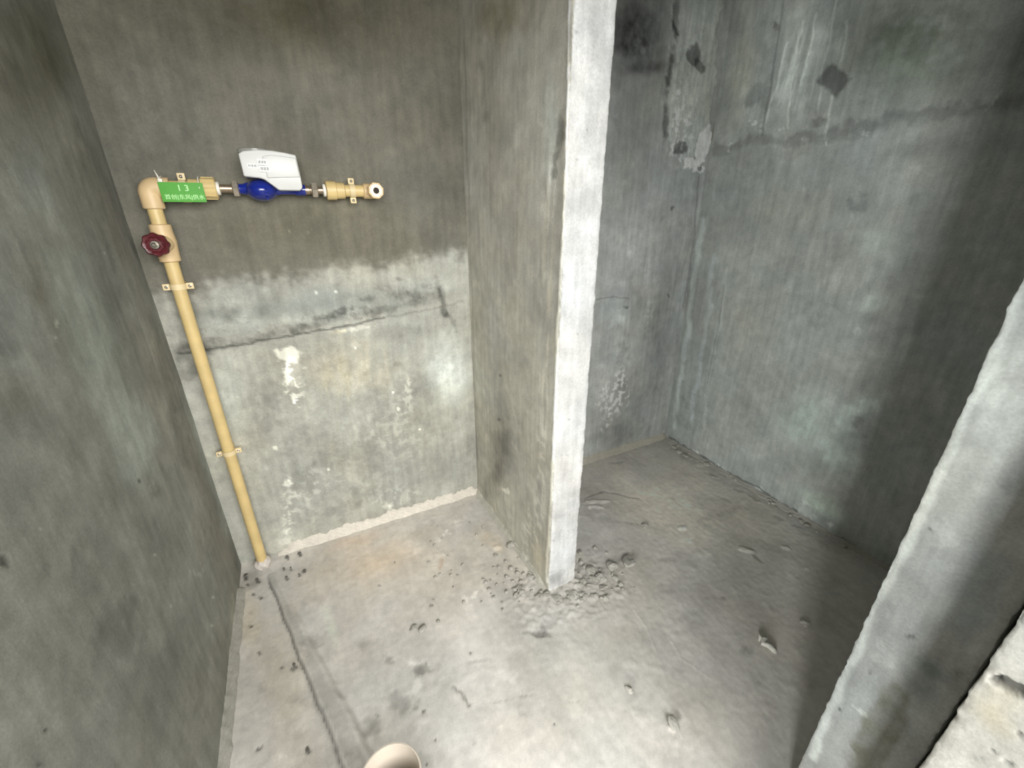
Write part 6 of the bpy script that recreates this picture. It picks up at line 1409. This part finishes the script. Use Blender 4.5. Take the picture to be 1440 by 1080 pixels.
CLUSTER = [(0.5063,0.8923,0.0043,0),(0.4797,1.0372,0.0057,0),(0.5124,0.9229,0.0083,0),(0.41,1.0014,0.0055,0),(0.407,0.9473,0.0038,0),(0.4952,1.0936,0.0075,0),(0.5244,0.9585,0.0033,0),(0.5563,0.8129,0.003,0),(0.5242,0.9499,0.0045,0),(0.4307,0.9962,0.0055,0),(0.5733,1.109,0.006,0),(0.5651,1.0409,0.0043,0),(0.5664,0.9666,0.0041,0),(0.487,0.984,0.0086,0),(0.4408,0.9722,0.0045,0),(0.4092,0.9653,0.0068,0),(0.4582,0.9289,0.0068,0),(0.5163,0.9097,0.0032,0),(0.534,0.9988,0.0046,0),(0.4641,1.0455,0.0042,0),(0.4712,1.163,0.0049,0),(0.5209,0.9438,0.0085,0),(0.5639,0.9477,0.0033,0),(0.4972,0.9594,0.0045,0),(0.4655,0.9655,0.0032,0),(0.427,0.8991,0.0043,0),(0.3125,1.0851,0.0046,0),(0.5654,0.9435,0.007,0),(0.5729,0.9321,0.0055,0),(0.502,0.9266,0.0083,0),(0.4159,0.8736,0.0051,0),(0.4104,0.9319,0.0052,0),(0.5146,1.0486,0.0074,0),(0.6176,0.8117,0.0066,0),(0.4851,0.8935,0.0082,0),(0.5158,0.9136,0.0044,0),(0.4623,1.0104,0.0033,0),(0.4871,0.9254,0.0068,0),(0.5289,0.9823,0.0087,0),(0.4846,0.932,0.0044,0),(0.5116,1.0095,0.0057,0),(0.5566,0.9461,0.0086,0),(0.5171,1.0136,0.0073,0),(0.4867,0.9276,0.0044,0),(0.4781,0.8756,0.0031,0),(0.5452,0.9718,0.0071,0),(0.7644,0.8601,0.0071,1),(0.7232,0.7539,0.0038,1),(0.6803,0.8,0.0087,1),(0.7667,0.8561,0.0046,1),(0.8601,0.8095,0.004,1),(0.6345,0.8561,0.0039,1),(0.8171,0.7583,0.0039,1),(0.8338,0.8387,0.0041,1),(0.7729,0.8419,0.004,1),(0.6658,0.7854,0.0067,1),(0.756,0.7931,0.0088,1),(0.8058,0.7688,0.0069,1),(0.774,0.7913,0.0045,1),(0.6717,0.8612,0.0045,1),(0.6939,0.8391,0.0054,1),(0.7615,0.828,0.007,1),(0.8255,0.8045,0.0091,1),(0.7264,0.76,0.0086,1),(0.8504,0.9514,0.0077,1),(0.7196,0.8196,0.0032,1),(0.9369,0.872,0.0035,1),(0.7768,0.8414,0.0091,1),(0.7242,0.855,0.0055,1),(0.7551,0.8404,0.0091,1),(0.7835,0.7746,0.0039,1),(0.7581,0.8978,0.0057,1),(0.8558,0.742,0.0032,1),(0.7171,0.8189,0.0069,1),(0.7214,0.8228,0.0069,1),(0.7941,0.8351,0.0041,1),(0.8738,0.9122,0.0043,1),(0.7677,0.8359,0.0091,1),(0.7218,0.8792,0.0046,1),(0.7186,0.777,0.0067,1),(0.6871,0.8409,0.0032,1),(0.8721,0.8582,0.0034,1),(0.7677,0.8139,0.0032,1),(0.7872,0.8393,0.0071,1),(0.7261,0.8489,0.0032,1),(0.6768,0.811,0.0068,1),(0.7227,0.8104,0.0044,1),(0.7266,0.8376,0.0033,1),(0.7807,0.8806,0.0034,1),(0.7492,0.8462,0.0055,1),(0.714,0.9223,0.0057,1),(0.757,0.8483,0.0055,1),(0.8219,0.7746,0.0089,1),(0.6404,0.7725,0.0051,1),(0.7132,0.8471,0.007,1),(0.7103,0.7847,0.0053,1),(0.7491,0.809,0.0032,1),(0.8256,0.8217,0.0071,1),(0.7979,0.8591,0.0057,1),(0.7845,0.9602,0.0098,1),(0.7553,0.947,0.0059,1),(0.7604,0.9203,0.0074,1),(0.7842,0.8884,0.0042,1),(0.7734,0.8441,0.0033,1),(0.6473,0.8186,0.0043,1),(0.7913,0.8426,0.0033,1),(0.6693,0.8131,0.0038,2),(0.6793,0.7907,0.0108,2),(0.5732,0.8574,0.0108,2),(0.6406,0.812,0.0108,2),(0.6098,0.8273,0.0048,2),(0.5903,0.816,0.0061,2),(0.4999,0.9128,0.0083,2),(0.4798,0.903,0.0082,2),(0.7,0.8381,0.0085,2),(0.5374,0.8697,0.0048,2),(0.6235,0.8063,0.0081,2),(0.6618,0.8218,0.0082,2),(0.5367,0.8963,0.0049,2),(0.5953,0.8283,0.0107,2),(0.4989,0.8981,0.0109,2),(0.6462,0.8218,0.0082,2),(0.5621,0.8769,0.0063,2),(0.6429,0.8304,0.0063,2),(0.5589,0.859,0.0048,2),(0.5778,0.859,0.0082,2),(0.4703,1.2279,0.0062,3),(0.3327,1.0734,0.004,3),(0.3129,0.9594,0.0052,3),(0.3655,1.1098,0.0057,3),(0.2124,0.9942,0.0051,3),(0.5149,1.2608,0.0038,3),(0.4083,1.0127,0.0055,3),(0.2989,1.2767,0.0045,3),(0.3418,1.2693,0.0045,3),(0.2606,1.1009,0.0056,3),(0.3657,0.9327,0.0038,3),(0.3483,1.348,0.0038,3),(0.3043,1.0326,0.0032,3),(0.3031,1.2497,0.0044,3),(0.2604,1.1781,0.0058,3),(0.4743,1.3051,0.0047,3),(0.3329,1.1756,0.0035,3),(0.2798,1.1071,0.0041,3),(0.3221,1.1034,0.0034,3),(0.5089,1.2461,0.0046,3),(0.2262,1.01,0.0038,3),(0.2177,0.9939,0.0038,3),(1.7015,0.716,0.0072,4),(1.72,1.2465,0.0053,4),(1.7236,0.7333,0.0073,4),(1.7157,0.7225,0.0055,4),(1.7175,1.1496,0.0051,4),(1.6774,1.2532,0.012,4),(1.6995,0.8104,0.0076,4),(1.7162,0.6423,0.0053,4),(1.7014,0.67,0.0071,4),(1.7187,1.2609,0.0068,4),(1.7178,1.3436,0.0094,4),(1.72,0.5743,0.004,4),(1.7213,0.9902,0.0082,4),(1.6946,0.7773,0.0043,4),(1.7071,1.1477,0.0116,4),(1.6986,0.6083,0.0051,4),(1.7058,0.5788,0.0051,4),(1.7133,0.7968,0.0075,4),(1.6808,1.2963,0.0122,4),(1.7246,1.0215,0.011,4),(1.7082,0.5126,0.0088,4),(1.6975,1.3147,0.0054,4),(1.6995,0.6466,0.0093,4),(1.7118,1.1406,0.0116,4),(1.6845,1.2223,0.0067,4),(1.6959,1.1928,0.0051,4),(1.6932,1.3441,0.0125,4),(1.72,0.8228,0.0076,4),(1.7084,0.6839,0.0042,4),(1.7066,0.6833,0.0053,4)]
NAMED = [(0.9164, 0.8352, 0.0236, 'largest mortar lump on the floor right of the partition foot'), (0.852, 0.85, 0.0182, 'small mortar lump just left of the largest one beside the partition'), (0.7685, 0.8714, 0.0154, 'round pale mortar lump close to the right side of the partition foot'), (0.7765, 0.8248, 0.0175, 'pale mortar lump among debris in front right of the partition'), (0.7414, 0.7544, 0.0119, 'lone mortar crumb in front right of the partition debris'), (0.5712, 1.1103, 0.0166, 'mortar lump beside the left foot of the partition'), (1.2359, 0.3922, 0.0112, 'small crumb alone in the shadowed floor right of the curled lump'), (0.1411, 0.9445, 0.0111, 'left crumb of a close pair on the bare floor left of centre'), (0.166, 0.9289, 0.01, 'right crumb of a close pair on the bare floor left of centre'), (0.6116, 0.4963, 0.0087, 'single small crumb on the floor near the bottom, right of centre'), (0.2156, 0.9332, 0.0063, 'tiny pale crumb behind the close pair'), (0.6549, 0.3806, 0.0126, 'flattened mortar lump near the bottom edge, right of centre'), (1.1057, 0.9567, 0.0117, 'tiny white crumb on the floor of the right bay'), (0.5525, 0.8651, 0.012, 'whitish chip lying against the front of the white partition end')]
DARK = [(-0.2049, 1.4531, 0.0049), (-0.1637, 1.4516, 0.0061), (-0.1511, 1.3496, 0.0058), (-0.2086, 1.3474, 0.0046), (-0.2173, 1.395, 0.0039), (-0.1942, 1.3866, 0.0039), (-0.1677, 1.3402, 0.0035), (-0.3394, 1.4224, 0.0057), (-0.3004, 1.3846, 0.0057), (-0.1931, 0.9916, 0.0046), (-0.1702, 0.7494, 0.0044)]

tgroup = {0: ('small pale mortar crumb in the debris left of the partition foot', 'mortar crumbs left of the partition foot'),
          1: ('small pale mortar crumb in the debris right of the partition foot', 'mortar crumbs right of the partition foot'),
          2: ('pale crumb lying in front of the white partition end', 'crumbs in front of the partition end'),
          3: ('tiny crumb scattered on the bare floor left of the partition', 'crumbs scattered in the left bay'),
          4: ('crumb lying along the cracked foot of the right wall', 'crumbs along the right wall')}
for x, y, r, t in CLUSTER: crumb(x, y, r, CR, *tgroup[t])
for x, y, r, l in NAMED: crumb(x, y, r, CR, l, None, .55)
for x, y, r in DARK: crumb(x, y, r, CRD, 'small dark crumb on the floor beside the foot of the upright pipe' if y > .9 else 'small dark crumb on the floor strip along the left wall', 'dark crumbs near the pipe' if y > .9 else 'dark crumbs on the left floor strip', .5)

bm = bmesh.new(); tube(bm, [(1.052, 0.4219, .006), (1.0625, 0.4266, .011), (1.0634, 0.416, .012), (1.0509, 0.4099, .010), (1.0597, 0.398, .010), (1.062, 0.3822, .006), (1.0614, 0.3753, .003)], [.003, .0085, .0095, .008, .0085, .007, .002], 12)
bmesh.ops.subdivide_edges(bm, edges=bm.edges[:], cuts=1)
for v in bm.verts: v.co += Vector((rnd.uniform(-1, 1), rnd.uniform(-1, 1), rnd.uniform(-1, 1))) * .0009
tag(from_bm('mortar_curl', bm, M_crumb), 'curled worm-shaped mortar lump alone on the shadowed floor of the right bay', 'mortar lump')
